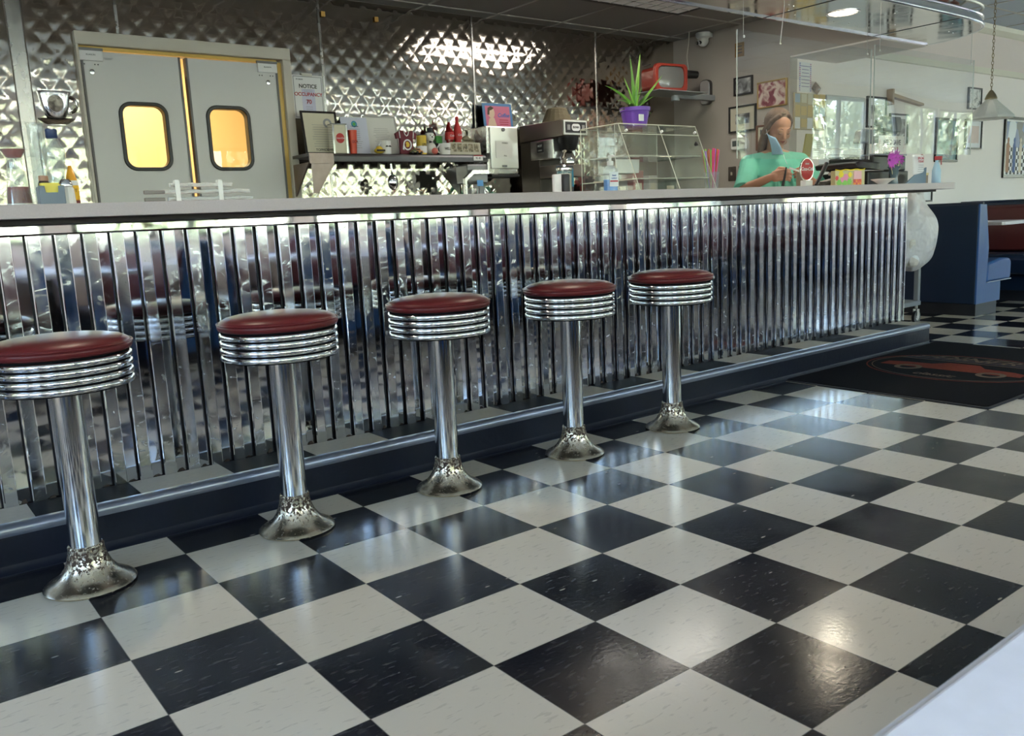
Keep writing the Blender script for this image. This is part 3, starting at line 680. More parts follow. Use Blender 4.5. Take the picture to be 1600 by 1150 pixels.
# ================================================================== BOOTHS AND TABLES
def make_bench(name, L_, back_m, cush_m, end_m):
    t = thing(name, '', 'booth', (0, 0, 0))
    bm = BM(); prism(bm, [(0, .10), (.43, .10), (.43, .26), (.13, .26), (.185, .55), (.115, .905), (0, .91)], .012, L_, 'xz'); obj('shell', bm, back_m, t, bevel=.006)
    bm = BM(); prism(bm, [(0, .10), (.432, .10), (.432, .262), (.165, .262), (.190, .55), (.118, .906), (.0, .911)], -.002, .012, 'xz'); obj('end_panel', bm, end_m, t, bevel=.003)
    bm = BM(); prism(bm, [(.02, 0), (.40, 0), (.40, .10), (.02, .10)], .01, L_, 'xz'); obj('toe_kick', bm, BLACKV, t)
    bm = BM(); prism(bm, [(.175, .265), (.62, .265), (.635, .29), (.635, .41), (.60, .445), (.45, .455), (.20, .425)], .0, L_, 'xz'); obj('seat_cushion', bm, cush_m[0], t, smooth=True, bevel=.018)
    bm = BM(); prism(bm, [(.165, .44), (.235, .46), (.215, .66), (.165, .86), (.12, .885), (.10, .87)], .014, L_ - .01, 'xz'); obj('back_cushion', bm, cush_m[1], t, smooth=True, bevel=.014)
    bm = BM(); tube(bm, [(.060, .0, .914), (.060, L_, .914)], .013, 8); obj('top_roll', bm, back_m, t, smooth=True)
    bm = BM(); tube(bm, [(.18, -.004, .267), (.62, -.004, .267)], .004, 6); obj('welt_piping', bm, mat('pale piping', (.45, .50, .60), .4), t, smooth=True)
    return t
def place(o, loc, rz, label, group=None):
    o.location = loc; o.rotation_euler.z = rz; o['label'] = label; o['group'] = group or 'booth benches'; return o
b1 = make_bench('booth_bench', .90, NAVY, (BLUE, MAROON), BLUE)
place(b1, (5.95, 2.09, 0), 0, 'navy booth bench with tall back towards the counter, beside the white bag')
b2 = make_bench('booth_bench', .90, NAVY, (NAVY, MAROON), BLUE); b2.scale = (-1, 1, 1)
place(b2, (7.62, 2.09, 0), 0, 'booth bench with maroon backrest facing the counter, beyond the booth table')
b3 = make_bench('booth_bench', .90, NAVY, (BLUE, MAROON), BLUE); place(b3, (7.72, 2.09, 0), 0, 'booth bench behind the maroon backrest, under the diner picture')
def make_table(name, sx, sy, m):
    t = thing(name, '', 'table', (0, 0, 0))
    bm = BM(); prism(bm, rrect(sx, sy, .03, 4), .722, .75, 'xy'); obj('tabletop', bm, m, t, bevel=.002)
    bm = BM(); ring_plate(bm, rrect(sx + .006, sy + .006, .032, 4), rrect(sx - .002, sy - .002, .029, 4), .724, .748, 'xy'); obj('edge_band', bm, mat('table edge band', (.50, .49, .50), .3, metal=.4), t)
    bm = BM(); cyl(bm, (0, 0, .03), (0, 0, .715), .038, n=20); obj('pedestal', bm, BLACK, t, smooth=True)
    bm = BM(); box(bm, (0, 0, .015), (.5, .08, .03)); box(bm, (0, 0, .0155), (.08, .45, .031)); obj('foot', bm, BLACK, t, bevel=.005)
    return t
tb = make_table('booth_table', .60, .86, LAM_T); place(tb, (6.785, 2.555, 0), 0, 'pale booth table between the navy bench and maroon backrest', 'booth tables')
wt = make_table('booth_table', .70, 1.40, LAM_T); place(wt, (-1.13, -1.665, 0), 0, 'pale speckled table whose corner fills the bottom right of the photo', 'booth tables'); wt['label'] = 'pale speckled laminate table, its blurred edge nearest the viewer'
bwin = make_bench('booth_bench', 1.2, NAVY, (NAVY, MAROON), BLUE)
# benches along the windows: their ends face the aisle (+y)
for k in range(6):
    x0 = -3.72 + k * 1.75
    for side in (0, 1):
        o = bwin if (k == 0 and side == 0) else copy_tree(bwin)
        if side == 0: o.location = (x0 + .02, -1.18, 0); o.scale = (1, -1, 1)
        else: o.location = (x0 + 1.73, -1.18, 0); o.scale = (-1, -1, 1)
        o['group'] = 'booth benches'
        o['label'] = 'window-side booth bench facing %s, in the %s booth along the windows' % ('away from the side windows' if side == 0 else 'towards the side windows', ('first', 'second', 'third', 'fourth', 'fifth', 'sixth')[k])
    if k != 1:
        c = copy_tree(wt); c.location = (x0 + .875, -1.69, 0); c['label'] = 'pale table in the %s booth along the windows' % ('first', 'second', 'third', 'fourth', 'fifth', 'sixth')[k]
# entrance cart and the bag on it
ct = thing('utility_cart', 'grey wheeled utility cart standing behind the end of the counter', 'cart', (5.10, 2.44, 0))
bm = BM(); prism(bm, rrect(.50, .42, .03, 4), .150, .185, 'xy'); obj('lower_shelf', bm, mat('grey cart plastic', (.22, .23, .24), .5), ct, bevel=.004)
bm = BM(); prism(bm, rrect(.50, .42, .03, 4), .845, .875, 'xy'); obj('upper_shelf', bm, MATS['grey cart plastic'], ct, bevel=.004)
for x, y in ((-.22, -.18), (.22, -.18), (-.22, .18), (.22, .18)):
    bm = BM(); bx(x - .018, x + .018, y - .018, y + .018, .185, .845, bm); obj('leg', bm, MATS['grey cart plastic'], ct, bevel=.003)
    bm = BM(); cyl(bm, (x, y, .115), (x, y, .15), .010, n=10); prism(bm, [(x - .02, .045), (x + .02, .045), (x + .016, .118), (x - .016, .118)], y - .018, y - .014, 'xz'); prism(bm, [(x - .02, .045), (x + .02, .045), (x + .016, .118), (x - .016, .118)], y + .014, y + .018, 'xz'); w = obj('caster', bm, BRUSHED, ct)
    bm = BM(); lathe(bm, [(.030, -.012), (.050, -.011), (.053, 0), (.050, .011), (.030, .012)], 24, (x, y, .053), (0, 1, 0)); obj('wheel', bm, BLACK, w, smooth=True)
    bm = BM(); lathe(bm, [(.012, -.016), (.026, -.013), (.026, .013), (.012, .016)], 16, (x, y, .053), (0, 1, 0)); obj('wheel_hub', bm, BRUSHED, w, smooth=True)
# draped plastic bag, hung from a bracket under the counter end
bag = thing('plastic_bag', 'crumpled white plastic bag hanging off the end of the counter', 'bag', (4.76, 2.06, .46))
bm = BM(); rnd = random.Random(5); NB = 26; rows = [(.0, .08), (.03, .16), (.08, .21), (.15, .235), (.24, .25), (.33, .245), (.40, .215), (.455, .165), (.50, .135), (.54, .125), (.555, .12)]
ph = [rnd.random() * 6 for _ in range(6)]; rr = []
for j, (z, r) in enumerate(rows):
    ring = []
    for i in range(NB):
        a = 2 * PI * i / NB; k = 1 + .03 * (1 - abs(2 * ((7 * a / (2 * PI) + z * 2) % 1) - 1)) + .08 * math.sin(3 * a + ph[0] + z * 7) + .05 * math.sin(5 * a + ph[1] - z * 11) + .13 * (rnd.random() - .5)
        if z > .45: k *= 1 + .10 * math.cos(9 * a)
        ring.append(bm.verts.new((.02 * math.sin(z * 5) + r * k * math.cos(a) * 1.12, r * k * math.sin(a) * .62, z + .012 * math.sin(4 * a + ph[2]))))
    rr.append(ring)
for j in range(len(rr) - 1):
    for i in range(NB): bm.faces.new((rr[j][i], rr[j][(i + 1) % NB], rr[j + 1][(i + 1) % NB], rr[j + 1][i]))
bm.faces.new(list(reversed(rr[0])))
BAGM = mat('thin white polythene', (.78, .74, .75), .33, bump=.9, bscale=11); BAGM.node_tree.nodes['Principled BSDF'].inputs['Alpha'].default_value = .80
[setattr(q.inputs['Distance'], 'default_value', .05) for q in BAGM.node_tree.nodes if q.type == 'BUMP']
bo_ = obj('bag_body', bm, BAGM, bag, smooth='all'); md = bo_.modifiers.new('round', 'SUBSURF'); md.levels = 2; md.render_levels = 2
bm = BM(); rnd = random.Random(9)
for i in range(16): ball(bm, (.24 * (rnd.random() - .5), .16 * (rnd.random() - .5), .06 + .30 * rnd.random()), .045 + .03 * rnd.random(), (1, .8, .9), 10, 7)
obj('contents', bm, art('crumpled rubbish', [(.75, .72, .70), (.72, .70, .66), (.66, .60, .54), (.8, .8, .8)], 14, kind='v'), bag)
bm = BM(); tube(bm, [(.10 * math.cos(a) * 1.25, .10 * math.sin(a) * .62, .55 + .01 * math.sin(3 * a)) for a in [2 * PI * i / 24 for i in range(24)]], .012, 7, True); obj('gathered_top', bm, BAGM, bag, smooth=True)
bm = BM(); bx(4.70, 4.72, 2.04, 2.06, .96, 1.045, bm) ; bx(4.4615, 4.72, 2.04, 2.06, 1.03, 1.05, bm)
tag(obj('bag_hook', bm, BLACK, bevel=.002), 'small black bracket under the counter end holding the bag', 'hook')

# pendant lamp over the dining booth
pn = thing('pendant_lamp', 'hanging lamp with ribbed glass pyramid shade on a long chain', 'lamp', (6.30, 2.2, 1.595))
bm = BM(); n4 = 4; fr = [(.020, .168), (.055, .160), (.285, .016), (.290, .0)]
def shade(bm, prof, t_):
    rings = []
    for r, z in prof: rings.append([bm.verts.new((max(r * .62, .035) * math.cos(2 * PI * i / 12 + .2) , max(r * .62, .035) * math.sin(2 * PI * i / 12 + .2), z)) for i in range(12)])
    for a, b in zip(rings, rings[1:]):
        for i in range(12): bm.faces.new((a[i], a[(i + 1) % 12], b[(i + 1) % 12], b[i]))
shade(bm, fr, 0)
bm2 = BM()
SHM = mat('frosted ribbed glass', (.80, .82, .80), .3, bump=.5, bscale=60, trans=.0, coat=.5); SHM.node_tree.nodes['Principled BSDF'].inputs['Alpha'].default_value = .82
so = obj('lamp_shade', bm, SHM, pn); md = so.modifiers.new('thick', 'SOLIDIFY'); md.thickness = .006
bm = BM(); lathe(bm, [(.046, .155), (.046, .166), (.036, .190), (.022, .212), (.010, .228)], 20); obj('cap', bm, mat('antique brass', (.30, .24, .15), .35, metal=.8), pn, smooth=True)
bm = BM(); ball(bm, (0, 0, .10), .035, (1, 1, 1.3)); obj('bulb', bm, mat('dim bulb', (.8, .78, .7), .3, emit=(1, .9, .7), estr=1.5), pn, smooth=True)
bm = BM(); z = .226; k = 0
while z < 1.01:
    a = (k % 2) * PI / 2; pts = [Vector((.008 * math.cos(q) * math.cos(a), .008 * math.cos(q) * math.sin(a), z + .016 + .018 * math.sin(q))) for q in [2 * PI * i / 10 for i in range(10)]]
    tube(bm, pts, .0026, 5, True); z += .0285; k += 1
obj('chain', bm, MATS['antique brass'], pn, smooth=True)
bm = BM(); lathe(bm, [(.05, 1.044), (.05, 1.036), (.02, 1.015), (.008, 1.0)], 20); obj('ceiling_canopy', bm, MATS['antique brass'], pn, smooth=True)
# a row of the same lamps over the window booths (they show as highlights in chrome and floor)
for k in range(6):
    c = copy_tree(pn); c.location = (-2.845 + k * 1.75, -1.75, 1.595); c['label'] = 'glass-shaded pendant over the %s window booth table' % ('first', 'second', 'third', 'fourth', 'fifth', 'sixth')[k]; c['group'] = 'pendant lamps'
    l = bpy.data.lights.new('pendant', 'POINT'); l.energy = 6; l.color = (1, .84, .62); l.shadow_soft_size = .08; lo = bpy.data.objects.new('pendant bulb light', l); COL.objects.link(lo); lo.location = (-2.845 + k * 1.75, -1.75, 1.56)
pn['group'] = 'pendant lamps'

# ================================================================== OUTSIDE THE WINDOWS
gr = struct('ground', bx(-40, 45, -60, 30, -.30, -.15), mat('mown grass', (.36, .37, .29), .9, var=.35, vscale=1.2))
struct('pavement', bx(-14, 30, -3.7, YW - .15, -.15, -.10), mat('pale concrete', (.50, .48, .44), .9, var=.1))
LEAF = mat('leaf green', (.41, .45, .30), .5, var=.5, vscale=1.3); LEAF.node_tree.nodes['Principled BSDF'].inputs['Subsurface Weight'].default_value = 0
def make_tree(seed):
    rnd = random.Random(seed); t = thing('garden_tree', '', 'tree', (0, 0, 0)); bm = BM()
    for i in range(5200):
        a = rnd.random() * 2 * PI; u = rnd.random() * 2 - 1; r = (rnd.random() ** .4); c = Vector((math.sqrt(1 - u * u) * math.cos(a) * 1.9 * r, math.sqrt(1 - u * u) * math.sin(a) * 1.9 * r, 3.1 + u * 2.6 * r))
        q = Vector((rnd.gauss(0, 1), rnd.gauss(0, 1), rnd.gauss(0, .6))).normalized(); w = q.orthogonal().normalized() * .085; h = q.cross(w).normalized() * .14
        vs = [bm.verts.new(c + k) for k in (-w, -h, w, h)]; bm.faces.new(vs)
    obj('crown', bm, LEAF, t, auto=False)
    bm = BM(); tube(bm, [(0, 0, -.2), (.05, 0, 1.2), (-.05, .05, 2.6), (0, 0, 3.6)], .14, 8, r_end=.05); obj('trunk', bm, mat('bark', (.12, .08, .05), .9), t, smooth=True)
    return t
tr = make_tree(1)
tpos = [(-9, -9), (-4.8, -11), (-1, -8.5), (3, -11), (7, -9), (11.2, -11), (15, -8.0), (19, -12), (-12, -4), (-11, 1.5), (24, -3), (24, 2.5), (25, -8.5), (28, -12), (-16, -14), (19.5, -5.4), (32, -7.0)]
for i, (x, y) in enumerate(tpos):
    o = tr if i == 0 else copy_tree(tr); o.location = (x, y, -.15); o.rotation_euler.z = i * 1.1; s = .85 + .1 * (i % 4); o.scale = (s, s, s); o['group'] = 'trees outside the windows'; o['category'] = 'tree'; o['label'] = 'leafy tree on the lawn outside, reflected in the steel and plexiglass'
# ================================================================== WALL PICTURES AND PAPERS
def picture(label, cx, cz, w, h, where, frame, art_m, mount=.0, fw=.014, cat='picture', name='framed_picture', group=None, mount_m=None):
    """where 'side' = on the grey side wall (faces -x, c = y); 'dining' = on the cream wall (faces -y, c = x)"""
    if where == 'side': t = thing(name, label, cat, (4.70, cx, cz), -PI / 2, group)
    else: t = thing(name, label, cat, (cx, YN, cz), 0, group)
    bm = BM(); o = [(-w / 2, -h / 2), (w / 2, -h / 2), (w / 2, h / 2), (-w / 2, h / 2)]; i = [(a * (1 - 2 * fw / w), b * (1 - 2 * fw / h)) for a, b in o]
    ring_plate(bm, o, i, -.022, -.001, 'xz'); obj('frame', bm, frame, t, bevel=.002)
    iw, ih = w - 2 * fw, h - 2 * fw
    obj('mount', bx(-iw / 2, iw / 2, -.010, -.002, -ih / 2, ih / 2), mount_m or PAPER, t)
    pw, ph = iw - 2 * mount, ih - 2 * mount
    obj('print', bx(-pw / 2, pw / 2, -.0125, -.0101, -ph / 2, ph / 2), art_m, t)
    return t
BW = lambda s: art('grey photograph %g' % s, [(.03, .03, .035), (.15, .15, .16), (.45, .45, .46), (.75, .75, .74)], 10, s)
picture('small black-framed photograph of a car, topmost of the left pair on the grey wall', 3.44, 1.952, .185, .145, 'side', BLACKF, BW(1), .0)
picture('gold-framed maroon-tinted photograph above the head of the person', 3.162, 1.85, .275, .205, 'side', GOLD, art('sepia red photograph', [(.16, .01, .03), (.30, .05, .08), (.75, .62, .55), (.80, .72, .66)], 13, 3), .0, fw=.010)
picture('wide-matted black-framed photograph below the small car photograph', 3.448, 1.692, .272, .212, 'side', BLACKF, BW(5), .052, mount_m=PAPER2)
picture('brown-framed picture partly hidden behind the head of the person', 3.185, 1.52, .25, .20, 'side', WOOD, BW(8), .02, fw=.016, mount_m=PAPER2)
t = thing('thermostat', 'white wall thermostat with grey display beside the head of the person', 'thermostat', (4.70, 3.478, 1.495), -PI / 2)
bm = BM(); prism(bm, rrect(.155, .092, .018, 5), -.028, -.001, 'xz'); obj('housing', bm, WHITE, t, bevel=.004)
obj('display', bx(-.06, .005, -.0295, -.0285, -.02, .025), mat('lcd grey', (.10, .12, .12), .25), t)
for k in range(3):
    bm = BM(); bx(.025 + k * .015, .034 + k * .015, -.031, -.0285, -.008, .004, bm); obj('button', bm, mat('button grey', (.5, .5, .5), .4), t)
for k, (y, lab) in enumerate(((3.56, 'dark switch plate on the grey wall, the one nearer the straws'), (3.455, 'dark switch plate on the grey wall, half hidden behind the mint sleeve'))):
    t = thing('switch_plate', lab, 'switch', (4.70, y, 1.255), -PI / 2, 'wall switch plates')
    bm = BM(); prism(bm, rrect(.078, .118, .006, 3), -.006, -.0005, 'xz'); obj('plate', bm, LEATHERBROWN, t, bevel=.001)
    obj('toggle', bx(-.005, .005, -.018, -.006, -.012, .012), mat('ivory toggle', (.6, .55, .45), .4), t)
t = thing('brass_plaque', 'small brass-coloured plaque high on the grey wall', 'plaque', (4.70, 3.48, 2.24), -PI / 2)
obj('plate', bx(-.042, .042, -.014, -.001, -.055, .055), mat('aged brass plate', (.34, .20, .06), .45, metal=.5, var=.3, vscale=30), t, bevel=.002)
bm = BM()
for q in (-.025, 0, .025): bx(-.03, .03, -.0155, -.014, q - .003, q + .003, bm)
obj('slots', bm, INK, t)
# security camera
t = thing('dome_camera', 'white ball security camera with two dark lenses under the ceiling corner', 'camera', (4.70, 3.80, 2.42), -PI / 2)
bm = BM(); lathe(bm, [(.028, -.058), (.060, -.028), (.064, .0), (.058, .008)], 24, (0, -.075, 0)); obj('mount', bm, WHITE, t, smooth=True)
bm = BM(); bx(-.04, .04, -.06, -.001, -.03, .005, bm); obj('bracket', bm, WHITE, t, bevel=.004)
bm = BM(); ball(bm, (0, -.078, -.058), .046, seg=24, rings=16); obj('eyeball', bm, WHITE, t, smooth=True)
for q in (-.017, .017):
    bm = BM(); lathe(bm, [(.014, 0), (.0145, .008), (.009, .010), (0, .008)], 18, (q - .012, -.112, -.072), (-.25, -.9, -.36)); obj('lens', bm, BLACK, t, smooth=True)
# papers on the cream wall
def paper(name, label, cat, cx, cz, w, h, m=None, n=8, ink=GREYINK, tilt=0, seed=1, head=None, wall=YN, headm=None, lw=.8):
    t = thing(name, label, cat, (cx, wall, cz)); t.rotation_euler.y = tilt
    obj('sheet', bx(-w / 2, w / 2, -.003, -.001, -h / 2, h / 2), m or PAPER, t)
    if n: lines(t, w * lw, n, -.003, h * .5 - h * (.30 if head else .14), h * (.66 if head else .80) / n, ink, th=min(.006, h * .02), seed=seed)
    if head: text(head, h * .13, headm or INK, t, (0, -.0034, h * .38))
    return t
p_ = paper('hand_lettered_list', 'tall narrow white list with purple scalloped border on the cream wall', 'paper', 4.905, 1.965, .165, .225, n=7, ink=mat('purple ink', (.22, .18, .38), .6))
bm = BM()
for k in range(14):
    for sx in (-1, 1): bx(sx * .072 - .006 - .002 * (k % 3), sx * .072 + .006, -.0036, -.003, -.105 + k * .0155, -.105 + k * .0155 + .010, bm)
obj('border_print', bm, art('red blue border', [(.55, .2, .35), (.25, .25, .55), (.5, .4, .65)], 40, kind='v'), p_)
bo = thing('bulletin_board', 'tan notice board crowded with pinned papers on the cream wall', 'board', (4.955, YN, 1.70))
obj('board', bx(-.21, .21, -.015, -.001, -.14, .14), mat('cork tan', (.50, .42, .28), .8, var=.15, vscale=30), bo, bevel=.002)
rnd = random.Random(4)
for i in range(14):
    x = -.17 + (i % 5) * .085; z = .10 - (i // 5) * .095; w = .03 + .012 * rnd.random(); h = .032 + .012 * rnd.random()
    bm = BM(); bx(x - w, x + w, -.0165 - .0012 * (i % 3), -.0155 - .0012 * (i % 3), z - h, z + h, bm)
    obj('pinned_paper', bm, [mat('note cream', (.66, .62, .50), .6), mat('note grey', (.50, .52, .52), .6), mat('note amber', (.62, .46, .20), .6), mat('note blue', (.38, .48, .60), .6), PAPER][rnd.randrange(5)], bo)
t = thing('photo_card', 'small dark card leaning out above the notice board', 'card', (5.03, YN - .02, 1.885)); t.rotation_euler = (.25, .55, 0)
obj('card', bx(-.045, .045, -.003, 0, -.03, .03), art('card photo', [(.05, .04, .04), (.3, .2, .15), (.5, .5, .5)], 20, 2), t)
t = thing('whiteboard', 'large pale whiteboard with thin grey frame on the cream wall', 'board', (5.475, YN, 1.63))
obj('panel', bx(-.28, .28, -.012, -.001, -.205, .205), mat('pale board face', (.58, .61, .64), .3), t)
bm = BM(); ring_plate(bm, [(-.29, -.215), (.29, -.215), (.29, .215), (-.29, .215)], [(-.28, -.205), (.28, -.205), (.28, .205), (-.28, .205)], -.016, -.001, 'xz'); obj('frame', bm, mat('grey frame', (.42, .42, .42), .4, metal=.5), t)
paper('notice_sheet', 'plain white sheet taped on the wall under the pale whiteboard', 'paper', 5.42, 1.25, .62, .32, n=3, seed=3)
t = thing('desk_calendar', 'small yellow and white flip calendar on the wall below the notice board', 'calendar', (5.02, YN, 1.44))
bm = BM(); prism(bm, [(-.15, -.09), (-.05, -.09), (.0, .09), (-.10, .09)], -.012, -.001, 'xz'); obj('yellow_flap', bm, mat('mustard card', (.46, .40, .12), .6), t)
bm = BM(); prism(bm, [(-.04, -.09), (.11, -.09), (.15, .09), (.01, .09)], -.009, -.001, 'xz'); obj('page', bm, PAPER, t); lines(t, .10, 8, -.0095, .055, .016, seed=8, x0=.055)
picture('black-framed portrait of a figure in a cap, beside the wooden wall bracket', 5.955, 1.733, .31, .262, 'dining', BLACKF, BW(11), .058, cat='picture')
t = thing('wall_bracket', 'wooden triangular shelf bracket on the cream wall', 'bracket', (6.15, YN, 1.87))
bm = BM(); prism(bm, [(0, .0), (.55, -.055), (.55, -.035), (.02, .03), (0, .03)], -.05, -.001, 'xz'); obj('arm', bm, mat('pale brown wood', (.36, .26, .18), .5, var=.15), t)
obj('post', bx(-.018, .012, -.06, -.001, -.07, .065), MATS['pale brown wood'], t, bevel=.003)
picture('black-framed photograph behind the dark register pole', 6.335, 1.60, .31, .27, 'dining', BLACKF, BW(14), .03)
picture('dark green and blue poster in a black frame, lower part reading LOST', 7.23, 1.52, .44, .41, 'dining', BLACKF, art('teal poster', [(.02, .03, .04), (.03, .12, .16), (.10, .26, .30), (.05, .06, .07)], 5, 4), .0, fw=.022)
o_ = [o for o in COL.objects if o.get('label', '').startswith('dark green and blue poster')][0]; text('LOST', .05, PAPER, o_, (0, -.0135, -.15))
picture('small framed black and white print with bold lettering above the lamp', 7.77, 1.93, .28, .21, 'dining', BLACKF, art('lettered print', [(.75, .74, .72), (.7, .7, .68), (.1, .1, .1)], 24, 6), .0)
picture('framed pale pink document with double black border', 7.775, 1.585, .35, .285, 'dining', BLACKF, mat('pale pink paper', (.68, .54, .50), .6), .045)
pc = picture('large diner painting with checkered floor in a thick black frame', 8.90, 1.47, .86, .63, 'dining', BLACKF, art('diner painting', [(.55, .60, .66), (.05, .10, .28), (.35, .22, .14), (.6, .62, .66), (.03, .03, .04)], 7, 9, kind='v'), .02, fw=.028)
bmw = BM(); bmb = BM()
for i in range(16):
    for j in range(7): bx(-.36 + i * .045, -.36 + (i + 1) * .045 - .0005, -.0133, -.0126, -.28 + j * .04, -.28 + (j + 1) * .04 - .0005, bmw if (i + j) % 2 else bmb)
obj('painted_white_squares', bmw, PAPER, pc)['kind'] = 'stuff'; obj('painted_black_squares', bmb, INK, pc)['kind'] = 'stuff'
rnd = random.Random(12)
for k in range(5):
    bm = BM(); x = -.33 + k * .15; prism(bm, [(x - .03, -.26), (x + .03, -.26), (x + .035, .02), (x + .02, .05), (x - .02, .05), (x - .035, .02)], -.0141, -.0134, 'xz'); ball(bm, (x, -.0139, .075), .026, (1, .05, 1.1), 12, 8)
    obj('painted_figure', bm, [mat('painted brown', (.36, .18, .10), .6), mat('painted blue', (.04, .09, .26), .6), mat('painted cream', (.62, .55, .45), .6)][k % 3], pc)
picture('black-framed certificate seen below the counter end', 6.80, 1.03, .36, .17, 'dining', BLACKF, PAPER, .02)

# ================================================================== BACK WALL: NOTICE, CUP, SHELF AND ITS THINGS
nt = thing('occupancy_notice', 'white NOTICE OCCUPANCY 70 sign on the steel wall beside the door frame', 'sign', (1.195, YB - .018, 1.80))
obj('sheet', bx(-.105, .105, -.003, 0, -.135, .135), PAPER, nt)
bm = BM(); ring_plate(bm, [(-.098, -.128), (.098, -.128), (.098, .128), (-.098, .128)], [(-.094, -.124), (.094, -.124), (.094, .124), (-.094, .124)], -.0036, -.003, 'xz'); obj('border_line', bm, GREYINK, nt)
obj('seal_print', bx(-.045, .045, -.0035, -.003, -.085, .05), mat('pale violet print', (.62, .62, .78), .6), nt)
text('NOTICE', .034, INK, nt, (0, -.004, .066), bold=.0006); text('OCCUPANCY', .031, REDINK, nt, (0, -.004, .016), bold=.0006); text('70', .036, REDINK, nt, (0, -.004, -.030), bold=.0006)
text('BY ORDER', .010, INK, nt, (-.055, -.004, .108)); lines(nt, .07, 3, -.0036, -.062, .014, seed=2); lines(nt, .08, 2, -.0036, .044, .01, seed=5, th=.0016)
obj('tape', bx(-.035, .035, -.004, -.0005, .128, .148), mat('tape', (.6, .58, .52), .4), nt)
# raised metal cup-and-saucer ornament
cp = thing('cup_ornament', 'polished metal coffee cup and saucer wall ornament with oval portrait', 'ornament', (-.292, YB - .016, 1.60))
bm = BM(); lathe(bm, [(.040, .018), (.052, .035), (.068, .085), (.076, .135), (.082, .160), (.080, .163), (.072, .150)], 32, (0, -.0, 0)); 
for v in bm.verts: v.co.y = v.co.y * .35
obj('cup_body', bm, CHROME2, cp, smooth=True)
bm = BM(); lathe(bm, [(.045, -.012), (.060, -.006), (.088, .012), (.094, .020), (.085, .020), (.03, .014)], 32)
for v in bm.verts: v.co.y = v.co.y * .35
obj('saucer', bm, CHROME2, cp, smooth=True)
bm = BM(); tube(bm, [(.072 + .035 * math.sin(q), -.006, .095 + .042 * math.cos(q)) for q in [PI * i / 10 for i in range(11)]], .007, 8); obj('handle', bm, CHROME2, cp, smooth=True)
bm = BM(); prism(bm, ell(.036, .045, 28, -.003, .095), -.030, -.024, 'xz'); obj('oval_portrait', bm, art('sepia portrait', [(.10, .08, .07), (.35, .31, .27), (.62, .58, .50)], 26, 3), cp)
bm = BM(); ring_plate(bm, ell(.040, .049, 28, -.003, .095), ell(.036, .045, 28, -.003, .095), -.033, -.022, 'xz'); obj('oval_rim', bm, CHROME, cp, smooth=True)
for k, (x, z) in enumerate(((1.345, 2.325), (1.735, 2.33))):
    tag(obj('paper_tag', bx(x - .014, x + .014, YB - .020, YB - .017, z - .016, z + .016), mat('orange tag', (.65, .38, .10), .6)), 'tiny orange tag stuck high on the steel wall, %s' % ('the one nearer the door' if k == 0 else 'the one farther from the door'), 'tag', 'orange tags')

# wall shelf
sh = thing('wall_shelf', 'long dark grey wall shelf crowded with mugs and certificates', 'shelf', (1.70, 4.05, 1.405))
SZ = 1.4256
bm = BM(); prism(bm, [(-.135, .0), (.130, .0), (.130, .020), (-.130, .020), (-.142, .012), (-.146, .0), (-.142, -.030), (-.134, -.034)], -.665, .705, 'yz'); obj('board', bm, STEEL_DARK, sh, bevel=.002)
for x0 in (-.665, .655):
    m_ = mat('tarnished bracket steel', (.30, .24, .22), .35, metal=.7, var=.25, vscale=20)
    bm = BM(); prism(bm, [(-.135, -.035), (.13, -.035), (.13, -.235), (.10, -.235)], x0, x0 + .012, 'yz'); obj('bracket', bm, m_ if x0 < 0 else STEEL_DARK, sh, bevel=.002)
bm = BM(); bx(-.665, -.50, -.150, -.146, -.045, .02, bm); prism(bm, [(-.655, -.045), (-.50, -.045), (-.62, -.225), (-.655, -.225)], -.150, -.146, 'xz'); obj('end_plate', bm, MATS['tarnished bracket steel'], sh, bevel=.001)
t_ = obj('price_tag', bx(.575, .655, -.1500, -.1475, -.022, .014), PAPER, sh); text('95 45', .020, INK, t_, (.615, -.1504, -.006)); obj('tag_stripe', bx(.575, .655, -.1506, -.1501, .008, .014), REDINK, t_)
tag(obj('price_clip', bx(2.388, 2.418, 3.902, 3.95, 1.395, 1.435), BLACK), 'small black clip on the right end of the dark shelf', 'clip')

def frame_doc(name, label, x, y, w, h, lean, fm, pm, fw, roll=0, ttl=None, seal=None, n=10, seed=1, head=None):
    t = thing(name, label, 'certificate', (x, y, SZ)); t.rotation_euler = (-lean, roll, 0)
    bm = BM(); o = [(-w / 2, 0), (w / 2, 0), (w / 2, h), (-w / 2, h)]
    i = [(-w / 2 + fw, fw), (w / 2 - fw, fw), (w / 2 - fw, h - fw), (-w / 2 + fw, h - fw)]
    if fw > .002: ring_plate(bm, o, i, -.012, 0, 'xz'); obj('frame', bm, fm, t, bevel=.001)
    else: bm.free()
    obj('document', bx(-w / 2 + fw, w / 2 - fw, -.008, -.004, max(fw, .001), h - fw), pm, t)
    lines(t, w * .5, n, -.0085, h * .68, h * .55 / n, seed=seed, th=.002)
    if seal:
        bm = BM(); ring_plate(bm, ell(seal[2], seal[2], 20, seal[0], seal[1]), ell(seal[2] * .55, seal[2] * .55, 20, seal[0], seal[1]), -.0090, -.0081, 'xz'); obj('seal', bm, seal[3], t)
        bm = BM(); prism(bm, ell(seal[2] * .5, seal[2] * .5, 16, seal[0], seal[1]), -.0090, -.0081, 'xz'); obj('seal_centre', bm, seal[4], t)
    if ttl: text(ttl, .022, INK, t, (0, -.009, .028))
    if head: text(head, .013, INK, t, (0, -.009, h * .76))
    return t
frame_doc('framed_certificate', 'black-framed cream certificate at the left end of the shelf', 1.195, 4.03, .245, .275, .16, BLACKF, PAPER2, .013, 0, 'TOPMOST', (.055, .20, .030, GREYINK, PAPER2), seed=3)
